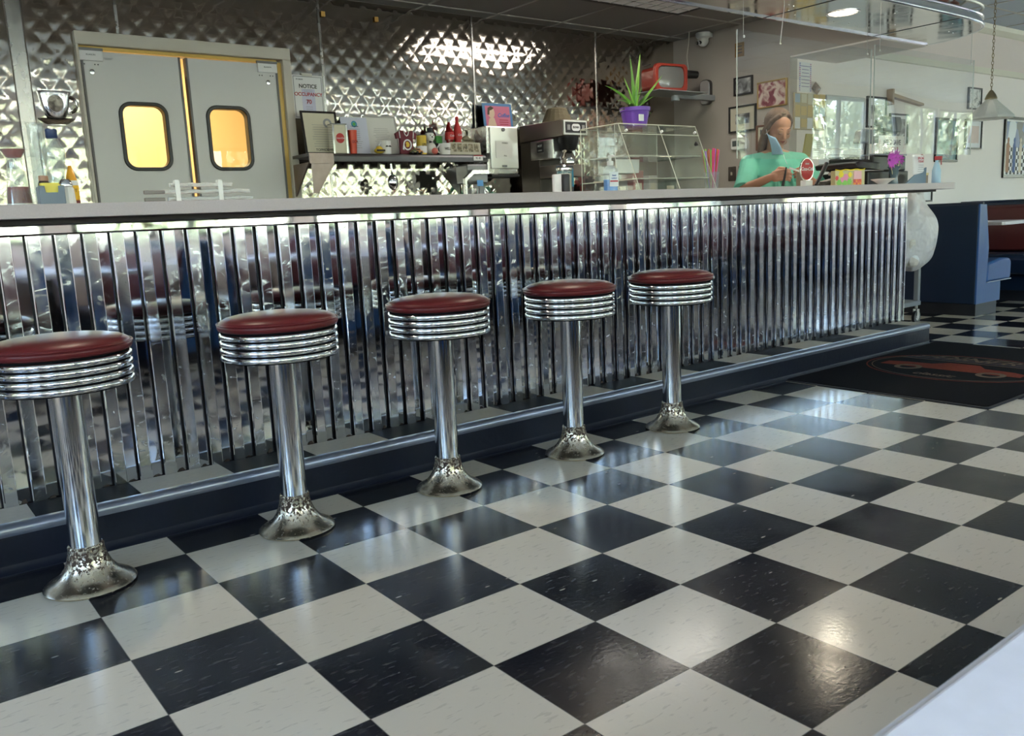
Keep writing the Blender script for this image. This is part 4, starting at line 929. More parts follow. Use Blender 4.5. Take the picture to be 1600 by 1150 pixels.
frame_doc('certificate_sheet', 'pale blue certificate with a round teal emblem, unframed', 1.44, 4.035, .19, .245, .14, PAPER, mat('pale blue paper', (.60, .63, .78), .6), .0, 0, None, (0, .200, .021, TEAL, GREEN), seed=5, head='Certificate')
frame_doc('certificate_sheet', 'white sheet with grey dot poking up at a tilt behind the blue certificate', 1.385, 4.105, .17, .26, .10, PAPER, PAPER, .0, .55, None, (.0, .215, .014, TEAL, GREYINK), n=3, seed=7)
frame_doc('framed_certificate', 'typed certificate in a thin grey frame, middle of the shelf', 1.655, 4.06, .245, .265, .20, mat('grey frame', (.42, .42, .42), .4), mat('off white paper', (.70, .70, .68), .6), .009, 0, None, None, n=12, seed=9)
# coke tin
t = thing('napkin_tin', 'silver-edged white tin with a red drink logo disc, standing on the shelf', 'tin', (1.272, 3.965, SZ))
obj('tin_body', bx(-.048, .048, -.03, .03, 0, .178), PAPER2, t, bevel=.005)
for x in (-.046, .046): obj('steel_edge', bx(x - .006, x + .006, -.033, .033, .0, .18), CHROME2, t)
bm = BM(); prism(bm, ell(.029, .031, 28, 0, .095), -.032, -.0302, 'xz'); d_ = obj('logo_disc', bm, RED, t); text('Coca-Cola', .016, PAPER, d_, (0, -.0325, .095), shear=.3)
bx0 = BM(); obj('top_rim', bx(-.05, .05, -.034, .034, .178, .184, bx0), STEEL_DARK, t)
# mugs, cups and toys
def cup(name, label, x, y, r, h, m, hm=None, handle=0, taper=.85, logo=None, lm=None, cat='mug', group=None):
    t = thing(name, label, cat, (x, y, SZ), 0, group)
    bm = BM(); lathe(bm, [(r * taper, 0), (r * taper, .003), (r, h), (r * .90, h), (r * taper * .86, .008), (0, .006)], 28); obj('cup_body', bm, m, t, smooth=True)
    if handle:
        bm = BM(); tube(bm, [(handle * (r * .9 + .55 * r * math.sin(q)), 0, h * .5 + h * .32 * math.cos(q)) for q in [PI * i / 10 for i in range(11)]], .0048, 8); obj('handle', bm, hm or m, t, smooth=True)
    if logo:
        o = text(logo, min(r * .8, .024), lm or INK, t, (0, -r * .99 - .0006, h * .5), bold=.0004, sx=.8)
    return t
cup('plastic_tumbler', 'tall orange-red ribbed tumbler beside the tin', 1.372, 3.96, .030, .148, mat('orange red plastic', (.66, .07, .03), .35), taper=.72, logo='OCA', lm=mat('dark red print', (.25, .02, .02), .5), cat='tumbler')
cup('coffee_mug', 'white mug with a black moustache drawing', 1.608, 3.955, .036, .085, PAPER, None, -1, .95, None)
o_ = [o for o in COL.objects if o.get('label', '').startswith('white mug with a black')][0]
bm = BM(); prism(bm, [(-.024, .045), (-.012, .055), (0, .049), (.012, .055), (.024, .045), (.012, .043), (0, .046), (-.012, .043)], -.0372, -.0362, 'xz'); obj('moustache_print', bm, INK, o_)
t = thing('toy_taxi', 'squat yellow toy taxi on the shelf edge', 'toy', (1.545, 3.932, SZ))
bm = BM(); ball(bm, (0, 0, .020), .036, (1, .7, .52), 20, 12); obj('toy_body', bm, YELLOW, t, smooth=True)
bm = BM(); ball(bm, (0, 0, .034), .022, (1, .8, .7), 16, 10); obj('toy_roof', bm, YELLOW, t, smooth=True)
obj('toy_stripe', bx(-.030, .030, -.0262, -.022, .014, .026), INK, t)
# maroon jersey ornament with round emblem
t = thing('jersey_ornament', 'small maroon sports jersey ornament with white piping on the shelf', 'ornament', (1.765, 3.955, SZ))
bm = BM(); prism(bm, [(-.048, 0), (.048, 0), (.050, .105), (.075, .100), (.082, .135), (.045, .155), (.018, .152), (0, .138), (-.018, .152), (-.045, .155), (-.082, .135), (-.075, .100), (-.050, .105)], -.012, .012, 'xz'); obj('jersey', bm, mat('maroon cloth', (.14, .015, .03), .6), t, bevel=.003)
bm = BM(); tube(bm, [(-.020, -.013, .153), (-.012, -.013, .128), (0, -.013, .118), (.012, -.013, .128), (.020, -.013, .153)], .003, 6); tube(bm, [(-.055, -.013, .150), (-.050, -.013, .105)], .0028, 6); tube(bm, [(.055, -.013, .150), (.050, -.013, .105)], .0028, 6); obj('white_piping', bm, PAPER, t)
bm = BM(); ring_plate(bm, ell(.033, .036, 26, .004, .062), ell(.024, .027, 26, .004, .062), -.0140, -.0121, 'xz'); e_ = obj('round_emblem', bm, PAPER, t)
bm = BM(); prism(bm, [(.0, .045), (.016, .050), (.020, .066), (.010, .080), (-.004, .082), (-.010, .070), (-.004, .060), (-.010, .054)], -.0140, -.0121, 'xz'); obj('profile_print', bm, YELLOW, e_)
bm = BM(); prism(bm, [(-.030, .060), (-.036, .030), (-.030, .032), (-.024, .026), (-.020, .045)], -.0140, -.0121, 'xz'); obj('feather_print', bm, PAPER, e_)
cup('drink_can', 'yellow beer can with white band', 1.897, 3.97, .034, .126, YELLOW, taper=.98, logo='LITE', lm=INK, cat='can')
o_ = [o for o in COL.objects if o.get('label', '').startswith('yellow beer can')][0]; bm = BM(); lathe(bm, [(.0345, .01), (.0350, .012), (.0350, .055), (.0345, .057)], 28); obj('white_band', bm, PAPER, o_, smooth=True); bm = BM(); lathe(bm, [(.034, .126), (.030, .131), (.027, .129), (0, .128)], 24); obj('can_lid', bm, CHROME2, o_, smooth=True)
def toycar(label, x, y, m1, m2, s=1.0):
    t = thing('toy_car', label, 'toy', (x, y, SZ))
    bm = BM(); prism(bm, [(-.038 * s, .008), (.038 * s, .008), (.036 * s, .022 * s), (.02 * s, .024 * s), (.012 * s, .038 * s), (-.018 * s, .038 * s), (-.026 * s, .024 * s), (-.038 * s, .020 * s)], -.014, .014, 'xz'); obj('car_body', bm, m1, t, bevel=.002)
    for a in (-.022 * s, .022 * s):
        bm = BM(); cyl(bm, (a, -.016, .009), (a, .016, .009), .009, n=14); obj('wheel', bm, BLACK, t, smooth=True)
    obj('window_strip', bx(-.015 * s, .010 * s, -.0148, -.0140, .026 * s, .034 * s), m2, t)
toycar('small orange and black toy car in front of the yellow can', 1.838, 3.935, mat('burnt orange', (.55, .22, .06), .4), INK)
toycar('small olive toy car behind the orange toy car', 1.800, 3.915 + .0, mat('olive', (.20, .19, .08), .5), INK, .8)
# polar bear / snowman figure
t = thing('snowman_figure', 'white snowman figure in a black top hat standing on the shelf', 'figurine', (1.995, 4.02, SZ))
bm = BM(); ball(bm, (0, 0, .045), .046, (1, .9, 1), 20, 14); obj('figure_body', bm, WHITE, t, smooth=True)
bm = BM(); ball(bm, (0, 0, .125), .036, seg=20, rings=14); obj('head', bm, WHITE, t, smooth=True)
bm = BM(); ball(bm, (0, 0, .088), .026, (1, 1, .8), 16, 10); obj('neck', bm, WHITE, t, smooth=True)
bm = BM(); lathe(bm, [(.034, .152), (.034, .156), (.022, .158), (.021, .185), (0, .186)], 20, (.006, 0, 0)); obj('top_hat', bm, INK, t, smooth=True)
bm = BM(); prism(bm, [(-.024, .080), (-.024, .096), (0, .088)], -.040, -.034, 'xz'); prism(bm, [(.024, .080), (.024, .096), (0, .088)], -.040, -.034, 'xz'); obj('bow_tie', bm, INK, t)
for a in (-.012, .012):
    bm = BM(); ball(bm, (a, -.034, .133), .0035, seg=8, rings=6); obj('eye', bm, INK, t)
bm = BM(); ball(bm, (0, -.036, .122), .006, (1, 1, .8), 8, 6); obj('nose', bm, INK, t)
cup('coffee_mug', 'white mug with dark lettering, right of the snowman figure', 2.085, 3.975, .042, .078, PAPER, None, -1, .9, 'WELL', INK)
t = thing('pink_ball', 'little pink ball ornament on the shelf edge', 'ornament', (1.975, 3.93, SZ + .0))
bm = BM(); ball(bm, (0, 0, .022), .022, seg=18, rings=12); obj('ball', bm, mat('coral pink', (.70, .18, .16), .4), t, smooth=True)
bm = BM(); tube(bm, [(.0 + .012 * math.cos(q), 0, .044 + .010 * math.sin(q)) for q in [PI * i / 8 for i in range(9)]], .002, 5); obj('loop', bm, PAPER, t)
t = thing('green_bus_toy', 'green and white toy train cars at the back of the shelf', 'toy', (2.16, 4.09, SZ))
for k in range(3):
    obj('carriage', bx(-.075 + k * .055, -.027 + k * .055, -.02, .02, .090, .140), [GREEN, PAPER, GREEN][k], t, bevel=.004)
obj('dark_base', bx(-.085, .095, -.022, .022, .001, .088), INK, t, bevel=.003)
# red bottle-shaped soft drink ornaments
def drink(label, x, y, h, m, capm, z0=0):
    t = thing('drink_bottle', label, 'bottle', (x, y, SZ + z0), 0, 'red drink bottles on the shelf'); k = h / .27
    bm = BM(); lathe(bm, [(.026, 0), (.030, .006), (.030, .07 * k), (.024, .10 * k), (.029, .14 * k), (.031, .17 * k), (.016, .22 * k), (.010, .24 * k), (.011, .25 * k), (0, .251 * k)], 24); obj('bottle_body', bm, m, t, smooth=True)
    bm = BM(); lathe(bm, [(.012, .245 * k), (.013, .27 * k), (0, .272 * k)], 16); obj('cap', bm, capm, t, smooth=True)
    bm = BM(); lathe(bm, [(.0316, .115 * k), (.0322, .12 * k), (.0322, .165 * k), (.0312, .17 * k)], 24); l_ = obj('label', bm, RED, t, smooth=True); text('Cola', .020, PAPER, l_, (0, -.033, .143 * k), shear=.3)
REDGL = mat('dark red glossy', (.22, .01, .012), .15, coat=.5)
drink('dark red drink bottle ornament with white cap, the one nearer the door', 2.168, 4.03, .255, REDGL, PAPER)
drink('bright red drink bottle ornament with red cap, farther from the door', 2.245, 4.04, .270, RED, RED)
ps = thing('photo_strip', 'row of small framed photographs standing at the right end of the shelf', 'picture frame', (2.255, 3.965, SZ)); ps.rotation_euler = (-.12, 0, 0)
obj('strip_frame', bx(-.132, .132, -.006, .0, .0, .088), mat('weathered cream', (.46, .44, .36), .5, var=.15, vscale=40), ps, bevel=.002)
for k in range(5): obj('photo', bx(-.118 + k * .048, -.078 + k * .048, -.0068, -.0061, .022, .078), art('photo strip %d' % k, [(.03, .03, .02), (.20, .17, .10), (.50, .46, .36)], 45, k), ps)
t = thing('brass_trinket', 'tarnished small trinket on top of the photo strip', 'ornament', (2.315, 4.02, SZ))
bm = BM(); prism(bm, rrect(.11, .10, .01, 3, 0, .05), -.012, .012, 'xz'); obj('trinket_box', bm, mat('tarnished', (.20, .18, .12), .5, metal=.4, var=.4, vscale=60), t, bevel=.002)
bm = BM(); ball(bm, (-.015, 0, .118), .030, (1.1, .5, .7), 14, 8); ball(bm, (.025, 0, .110), .022, (1.2, .5, .6), 14, 8); obj('figures', bm, MATS['tarnished'], t, smooth=True)

# paper towel dispenser and poster
td = thing('towel_dispenser', 'stainless paper dispenser hung on the quilted steel wall', 'dispenser', (2.575, 4.05, 1.455))
obj('housing', bx(-.145, .135, -.10, .13, -.165, .175), BRUSHED, td, bevel=.006)
obj('door_plate', bx(-.118, .132, -.112, -.1005, -.125, .168), mat('satin door steel', (.66, .66, .64), .30, metal=.85), td, bevel=.004, label='bright satin front door')
obj('paper_window', bx(-.075, .080, -.1145, -.1122, -.050, .072), mat('paper window', (.70, .70, .68), .5), td)
obj('bottom_tray', bx(-.12, .135, -.115, .05, -.185, -.166), BLACK, td, bevel=.003)
bm = BM(); lathe(bm, [(.014, 0), (.014, .006), (0, .007)], 20, (.0, -.112, .150), (0, -1, 0)); obj('lock', bm, STEEL_DARK, td, smooth=True)
text('TOWELS', .014, INK, td, (.01, -.1150, .055)); text('PULL', .012, INK, td, (.01, -.1150, -.035)); t_ = obj('maker_plate', bx(-.022, .022, -.1145, -.1122, -.115, -.100), STEEL_DARK, td)
ps2 = thing('poster', 'pink and blue retro coffee poster standing on the towel dispenser', 'poster', (2.675, 4.12, 1.632)); ps2.rotation_euler = (-.10, 0, 0)
obj('blue_border', bx(-.135, .135, -.006, 0, 0, .185), mat('poster blue', (.10, .24, .50), .5), ps2)
obj('pink_field', bx(-.113, .113, -.0075, -.0061, .018, .165), mat('poster pink', (.66, .18, .30), .5), ps2)
bm = BM(); prism(bm, ell(.030, .040, 24, -.060, .115), -.0088, -.0076, 'xz'); prism(bm, [(-.10, .018), (-.02, .018), (-.035, .075), (-.055, .085), (-.085, .07)], -.0086, -.0076, 'xz'); obj('figure_print', bm, mat('poster cream', (.75, .55, .42), .5), ps2)
bm = BM(); prism(bm, [(-.098, .10), (-.09, .15), (-.06, .163), (-.035, .15), (-.05, .138), (-.075, .13), (-.08, .10)], -.0096, -.0089, 'xz'); obj('hair_print', bm, mat('dark brown print', (.08, .04, .03), .5), ps2)
text('Coffee', .040, mat('poster blue ink', (.05, .15, .50), .5), ps2, (.050, -.0082, .098), shear=.25, bold=.0008); lines(ps2, .09, 3, -.008, .062, .016, REDINK, x0=.05, th=.005, seed=4)

# ================================================================== BACK COUNTER AND ITS MACHINES
bc = thing('back_counter', 'steel back counter running along the quilted wall', 'counter', (0, 3.83, 0))
obj('cabinet', bx(1.12, 4.66, -.28, .34, 0, .93), BRUSHED, bc); obj('worktop', bx(1.10, 4.68, -.31, .352, .93, .965), BRUSHED, bc, bevel=.003)
ZB = .965
cm = thing('coffee_brewer', 'tall brown and steel commercial coffee brewer with control panel on its head', 'coffee maker', (2.985, 3.87, ZB))
obj('rear_column', bx(-.112, .112, .03, .25, .05, .565), LEATHERBROWN, cm, bevel=.006)
BRZ = mat('bronze enamel', (.19, .155, .135), .32, metal=.5)
bm = BM(); prism(bm, [(-.25, .572), (.25, .565), (.25, .690), (-.25, .685)], -.115, .115, 'yz'); obj('head_box', bm, BRZ, cm, bevel=.005)
tp_ = obj('tank_panel', bx(-.118, -.1125, -.13, .12, .425, .560), mat('satin steel', (.66, .66, .66), .22, metal=.9), cm, bevel=.003)
obj('tank', bx(-.112, .112, -.13, .03, .42, .565), MATS['satin steel'], cm, bevel=.006)
st_ = obj('warning_sticker', bx(-.1198, -.1182, -.03, .045, .475, .545), INK, cm); text('HOT', .024, PAPER, st_, (-.1202, .008, .522), rot=(PI / 2, 0, -PI / 2)); text('COFFEE', .013, PAPER, st_, (-.1202, .008, .490), rot=(PI / 2, 0, -PI / 2))
pn_ = obj('control_panel', bx(-.112, .112, -.260, -.2505, .578, .680), mat('pale aluminium', (.66, .66, .64), .3, metal=.4), cm, bevel=.002)
obj('panel_face', bx(-.098, .098, -.2625, -.2602, .592, .668), INK, pn_); bm = BM(); prism(bm, rrect(.080, .050, .022, 5, 0, .630), -.2645, -.2627, 'xz'); bd = obj('badge', bm, PAPER, pn_); text('BUNN', .021, INK, bd, (0, -.2650, .630), bold=.0005)
for x in (-.070, .070): obj('rocker_switch', bx(x - .013, x + .013, -.266, -.2627, .612, .648), mat('switch grey', (.3, .3, .3), .4), pn_)
obj('base_plate', bx(-.115, .115, -.25, .25, 0, .05), LEATHERBROWN, cm, bevel=.006)
obj('warmer_shelf', bx(-.112, .112, -.22, .03, .285, .375), BRZ, cm, bevel=.005)
bm = BM(); lathe(bm, [(.050, .475), (.072, .53), (.078, .572), (.02, .574)], 28, (0, -.175, 0)); obj('brew_funnel', bm, BLACK, cm, smooth=True)
bm = BM(); lathe(bm, [(.050, .376), (.062, .385), (.064, .42), (.044, .46), (.040, .47), (.045, .474)], 28, (0, -.155, 0)); ob_ = obj('decanter', bm, CHROME2, cm, smooth=True)
bm = BM(); tube(bm, [(-.045, -.19, .47), (-.085, -.22, .465), (-.092, -.225, .42), (-.06, -.20, .388)], .011, 8); obj('decanter_handle', bm, mat('cream handle', (.6, .55, .45), .4), ob_, smooth=True)
hb = thing('filter_stack', 'stack of brown paper coffee filters upside down on the brewer', 'filters', (3.0, 3.83, 1.6544)); hb.scale = (.88, .88, .88)
bm = BM(); pr = [(.128, 0)]
for k in range(10): pr += [(.126 - k * .0045, .004 + k * .011), (.122 - k * .0045, .008 + k * .011)]
pr += [(.072, .116), (.02, .118), (.0, .125)]; lathe(bm, pr, 36)
for i, v in enumerate(bm.verts):
    a = math.atan2(v.co.y, v.co.x); f_ = 1 + .022 * math.cos(18 * a); v.co.x *= f_; v.co.y *= f_
obj('filters', bm, mat('brown paper', (.17, .14, .09), .8, var=.15), hb, smooth=True)
mm = thing('milkshake_mixer', 'dark grey drink mixer under the right end of the shelf', 'mixer', (2.22, 3.86, ZB))
bm = BM(); bx(-.075, .10, -.06, .08, .255, .385, bm); bx(.06, .11, .0, .08, 0, .27, bm); bx(-.08, .115, -.08, .09, 0, .03, bm); obj('mixer_stand', bm, STEEL_DARK, mm, bevel=.008)
bm = BM(); prism(bm, [(-.12, .02), (-.10, .02), (-.10, .27), (-.04, .315), (.09, .315), (.09, .345), (-.05, .345), (-.12, .29)], -.09, -.065, 'xz'); obj('steel_arm', bm, BRUSHED, mm, bevel=.003)
bm = BM(); lathe(bm, [(.036, .035), (.040, .05), (.048, .22), (.046, .22), (.03, .045)], 28, (-.01, -.02, 0)); obj('mixing_cup', bm, CHROME2, mm, smooth=True)
obj('blue_label', bx(-.02, .03, -.0935, -.0905, .235, .275), BLUEP, mm)
bm = BM(); ball(bm, (1.665, 3.99, 1.245), .052, (.75, .45, 1), 20, 14); tube(bm, [(1.662, 3.985, 1.28), (1.655, 3.98, 1.33), (1.655, 3.98, 1.368)], .007, 8); tag(obj('serving_ladle', bm, CHROME, smooth=True), 'shiny round ladle hanging under the middle of the shelf', 'ladle')
# dark fridge-like shapes behind the display case
dk = thing('drink_cartons', 'row of dark red and grey boxes seen through the display case', 'box', (3.95, 3.90, ZB))
for k, (x, w, h, m_) in enumerate(((-.42, .10, .30, mat('dark box', (.04, .04, .045), .5)), (-.30, .10, .27, MATS['dark box']), (-.12, .12, .33, mat('box red', (.30, .03, .04), .5)), (.02, .10, .31, PAPER), (.15, .12, .30, MATS['dark box']), (.30, .10, .26, mat('box grey', (.22, .22, .21), .5)))):
    pass
COL.objects.unlink(dk)
for k, (x, w, h, c, lab) in enumerate(((3.55, .09, .30, (.05, .05, .055), 'black box behind the display case, nearest the coffee brewer'), (3.68, .11, .27, (.16, .16, .17), 'grey box between the black box and the red box'), (3.86, .12, .34, (.30, .03, .04), 'red box on the back counter seen through the display case'), (4.03, .10, .30, (.60, .60, .58), 'white box beside the red box on the back counter'), (4.24, .15, .27, (.06, .10, .08), 'dark green box at the corner end of the back counter'))):
    b_ = obj('storage_box', bx(x - w / 2, x + w / 2, 3.84, 3.98, ZB + .0005, ZB + h), mat('storage box %d' % k, c, .5), bevel=.004); tag(b_, lab, 'box', 'boxes on the back counter')
    obj('box_label', bx(x - w * .3, x + w * .3, 3.8385, 3.8398, ZB + h * .55, ZB + h * .8), PAPER2, b_)

# ================================================================== TV on its wall arm
tv = thing('retro_television', 'small red retro television with grey bulging screen on a wall arm', 'television', (4.105, 3.72, 1.909), 0); tv.scale = (.80, .85, .85)
tv.rotation_euler = (0, 0, -.12)
bm = BM(); prism(bm, rrect(.415, .250, .045, 6, 0, .130), -.02, .0, 'xz'); prism(bm, rrect(.36, .21, .04, 6, 0, .130), .0, .20, 'xz'); obj('cabinet', bm, mat('tomato red plastic', (.32, .035, .02), .3, coat=.3), tv, bevel=.006, smooth=True)
bm = BM(); ring_plate(bm, rrect(.415, .250, .045, 6, 0, .130), rrect(.345, .195, .055, 6, 0, .135), -.045, -.0205, 'xz'); obj('bezel', bm, MATS['tomato red plastic'], tv, bevel=.005, smooth=True)
bm = BM(); N_ = 14; G = []
for j in range(N_ + 1):
    r_ = []
    for i in range(N_ + 1):
        u, v = -1 + 2 * i / N_, -1 + 2 * j / N_; q = 1 - .06 * (u * u) * (v * v); r_.append(bm.verts.new((u * .170 * (1 - .04 * v * v), -.0215 - .022 * (1 - u * u * .5 - v * v * .5), .135 + v * .097 * (1 - .04 * u * u))))
    G.append(r_)
for j in range(N_):
    for i in range(N_): bm.faces.new((G[j][i], G[j][i + 1], G[j + 1][i + 1], G[j + 1][i]))
obj('screen', bm, mat('grey tube glass', (.17, .17, .165), .16, coat=.6), tv, smooth='all', auto=False)
bm = BM(); bx(-.22, -.205, .03, .12, .245, .252, bm); obj('carry_handle', bm, BLACK, tv)
ta = thing('television_arm', 'grey swivel wall bracket carrying the red television', 'bracket', (4.70, 3.815, 1.95))
bm = BM(); prism(bm, rrect(.105, .205, .04, 6), -.045, -.001, 'yz'); obj('wall_plate', bm, STEEL_DARK, ta, bevel=.006, smooth=True)
bm = BM(); box(bm, (-.24, -.06, -.055), (.46, .05, .045)); obj('arm_bar', bm, mat('grey arm', (.34, .36, .38), .35, metal=.3), ta, bevel=.004)
bm = BM(); cyl(bm, (-.48, -.06, -.095), (-.48, -.06, -.055), .034, n=24); cyl(bm, (-.48, -.06, -.055), (-.48, -.06, -.052), .022, n=20); obj('pivot', bm, MATS['grey arm'], ta, smooth=True)
bm = BM(); bx(-.86, -.30, -.24, .06, -.0518, -.0455, bm); obj('tray', bm, MATS['grey arm'], ta, bevel=.002)
t = thing('cable_box', 'small black gadget with round lens beside the red television', 'gadget', (4.44, 3.78, 2.075))
bm = BM(); cyl(bm, (-.08, 0, 0), (.05, -.02, 0), .035, .030, n=20); obj('gadget_body', bm, BLACK, t, smooth=True)
bm = BM(); lathe(bm, [(.022, 0), (.02, .006), (0, .008)], 18, (.05, -.02, 0), (.6, -.8, 0)); obj('lens', bm, mat('lens glass', (.05, .06, .08), .1), t, smooth=True)
bm = BM(); tube(bm, [(.0, .02, .03), (.0, .04, .14), (.01, .03, .25), (.01, .02, .34)], .004, 6); obj('cord', bm, mat('grey cord', (.45, .44, .40), .5), t, smooth=True)
bm = BM(); tube(bm, [(-.10, .0, -.02), (-.10, 0, -.13)], .008, 6); obj('post', bm, BLACK, t)

# ================================================================== ON THE COUNTER, WINDOW END
ZT = 1.0662
def bottle(name, label, cat, x, y, prof, m, parts=(), n=32, flute=0, group=None):
    t = thing(name, label, cat, (x, y, ZT), 0, group); bm = BM(); lathe(bm, prof, n)
    if flute:
        for v in bm.verts:
            a = math.atan2(v.co.y, v.co.x); f_ = 1 + flute * math.cos(12 * a); v.co.x *= f_; v.co.y *= f_
    obj('glass_body', bm, m, t, smooth=True)
    for nm, pr, mm_ in parts:
        bm = BM(); lathe(bm, pr, 28, caps=(nm != 'sauce_rim')); obj(nm, bm, mm_, t, smooth=True)
    return t
bottle('vinegar_carafe', 'flared glass jar half full of dark red sauce at the window end of the counter', 'jar', -.865, 1.86, [(.036, 0), (.038, .003), (.035, .03), (.026, .09), (.0215, .13), (.0225, .15), (.034, .172), (.0345, .174), (.032, .172), (.020, .15), (.019, .13), (.024, .09), (.033, .03), (.034, .006), (0, .005)], JARG,
       [('red_sauce', [(.033, .0065), (.033, .02), (.030, .050), (.0285, .062), (0, .0625)], mat('red sauce', (.20, .012, .015), .3)), ('white_foot', [(.037, .0002), (.038, .002), (.0365, .012), (.0345, .013)], WHITE), ('sauce_rim', [(.0205, .150), (.0325, .170), (.033, .1725), (.031, .1705), (.0195, .149)], MATS['red sauce'])])
hd = thing('sweetener_caddy', 'grey plastic packet caddy filled with yellow sweetener sachets', 'caddy', (-.806, 1.70, ZT))
bm = BM(); prism(bm, [(-.032, 0), (.032, 0), (.034, .055), (.018, .055), (.016, .036), (-.016, .036), (-.018, .055), (-.034, .055)], -.024, -.020, 'xz'); bx(-.032, .032, .020, .024, 0, .054, bm); bx(-.034, -.031, -.021, .021, 0, .054, bm); bx(.031, .034, -.021, .021, 0, .054, bm); bx(-.031, .031, -.02, .02, 0, .003, bm); obj('caddy_body', bm, mat('slate plastic', (.15, .19, .24), .4), hd, bevel=.001)
for k in range(6): obj('sachet', bx(-.024, .024, -.016 + k * .006, -.013 + k * .006, .004, .058 + .003 * (k % 3)), mat('sachet yellow', (.78, .66, .12), .5), hd)
tube_ = bottle('glass_cylinder', 'tall slim clear glass cylinder behind the sweetener caddy', 'vase', -.782, 1.95, [(.024, 0), (.025, .003), (.0245, .25), (.0265, .262), (.0245, .262), (.0225, .25), (.0225, .006), (0, .005)], JARG, [('base_disc', [(.023, .0061), (.023, .010), (0, .0101)], mat('pale green glass', (.5, .65, .5), .2))])
bottle('fluted_bottle', 'tall fluted clear bottle with navy screw cap', 'bottle', -.755, 1.86, [(.030, 0), (.032, .004), (.031, .05), (.022, .085), (.024, .11), (.032, .15), (.032, .175), (.016, .200), (.0135, .208), (.0135, .214), (.0125, .214), (.014, .20), (.030, .172), (.030, .15), (.022, .11), (.020, .085), (.029, .05), (.029, .006), (0, .005)], JARG, [('screw_cap', [(.0155, .207), (.0168, .209), (.0168, .232), (.014, .235), (0, .235)], mat('navy cap', (.015, .035, .11), .35)), ('water', [(.0285, .0065), (.0285, .05), (.0195, .085), (.0195, .09), (0, .0905)], thin_glass('still water', (.85, .9, .92), 1.3))], flute=.03)
bottle('salt_shaker', 'small ribbed salt shaker with chrome top in front of the fluted bottle', 'shaker', -.760, 1.72, [(.021, 0), (.0225, .003), (.020, .048), (.017, .053), (0, .0535)], mat('salt white', (.80, .80, .78), .35), [('chrome_cap', [(.018, .0525), (.019, .056), (.016, .070), (.010, .076), (0, .077)], CHROME)], flute=.05)
bottle('mustard_bottle', 'amber squeeze bottle with yellow label beside the shaker', 'bottle', -.708, 1.90, [(.017, 0), (.018, .004), (.018, .075), (.0115, .105), (.006, .122), (.005, .128), (0, .129)], mat('amber sauce', (.72, .34, .02), .3, coat=.3), [('dark_base', [(.0185, .0005), (.0188, .02), (.0182, .0205)], mat('maroon base', (.16, .02, .02), .4)), ('label', [(.0184, .024), (.0188, .025), (.0188, .066), (.0184, .067)], mat('yellow label', (.80, .48, .03), .5)), ('label_badge', [(.0189, .067), (.0189, .070), (.0170, .082), (.0165, .082)], PAPER)])
o_ = [o for o in COL.objects if o.get('label', '').startswith('amber squeeze')][0]; text('HOT', .013, INK, o_, (-.004, -.0194, .050), rot=(PI / 2, 0, -.3))
bottle('pepper_jar', 'small dark brown pepper jar tucked behind the salt shaker', 'shaker', -.800, 1.80 + .02, [(.016, 0), (.017, .003), (.016, .07), (.012, .078), (0, .079)], mat('dark pepper', (.06, .035, .03), .4), [('cap', [(.0135, .077), (.014, .079), (.013, .092), (0, .094)], mat('copper cap', (.40, .22, .14), .4))])
# clear acrylic fence-like rack
rk = thing('acrylic_rack', 'clear acrylic rack of horizontal bars lying on the counter before the swing doors', 'rack', (-.31, 1.86, ZT))
RKM = mat('cloudy acrylic', (.66, .67, .66), .22, coat=.5, bump=.6, bscale=70); RKM.node_tree.nodes['Principled BSDF'].inputs['Alpha'].default_value = .75
for k, (a, b, z) in enumerate(((-.11, .10, .062), (-.13, .16, .040), (-.12, .17, .016))):
    bm = BM(); tube(bm, [(a + (b - a) * i / 14, .004 * math.sin(i * 2.1), z + .0014 * math.sin(i * 1.7)) for i in range(15)], .0068, 8); obj('bar', bm, RKM, rk, smooth=True)
for z in (.016, .040): obj('dark_grip', bx(-.195, -.130, -.007, .007, z - .006, z + .006), mat('taupe grip', (.20, .18, .17), .5), rk, bevel=.002)
for x in (-.088, .056):
    bm = BM(); prism(bm, rrect(.015, .078, .006, 4, x, .040), -.012, -.008, 'xz'); prism(bm, rrect(.015, .078, .006, 4, x, .040), .008, .012, 'xz'); obj('post', bm, WHITE, rk, smooth=True)

# ================================================================== DISPLAY CASE AND NEIGHBOURS
cs = thing('display_case', 'clear acrylic bakery display case with sloping front and shelf', 'display case', (1.83, 1.93, ZT))
T_ = .005; x0, x1 = -.16, .39; yf, yb = -.21, .19; zt = .315; yt = -.075
obj('base_sheet', bx(x0, x1, yf, yb, .0005, .006), ACRYL, cs)
obj('back_sheet', bx(x0, x1, yb - T_, yb, .006, zt), ACRYL, cs)
for x in (x0, x1 - T_):
    bm = BM(); prism(bm, [(yf, .006), (yb - T_, .006), (yb - T_, zt), (yt, zt)], x, x + T_, 'yz'); obj('side_sheet', bm, ACRYL, cs)
bm = BM(); prism(bm, [(yf, .006), (yt, zt), (yt + .006, zt - .001), (yf + .006, .006)], x0 + T_, x1 - T_, 'yz'); obj('sloping_front', bm, ACRYL, cs)
obj('top_sheet', bx(x0, x1, yt, yb, zt, zt + .006), ACRYL, cs); obj('middle_shelf', bx(x0 + T_, x1 - T_, yf + .10, yb - T_, .165, .170), ACRYL, cs); obj('low_shelf', bx(x0 + T_, x1 - T_, yf + .05, yb - T_, .055, .059), ACRYL, cs)
EDG = mat('acrylic cut edge', (.56, .56, .48), .3)
bm = BM(); e = .0022
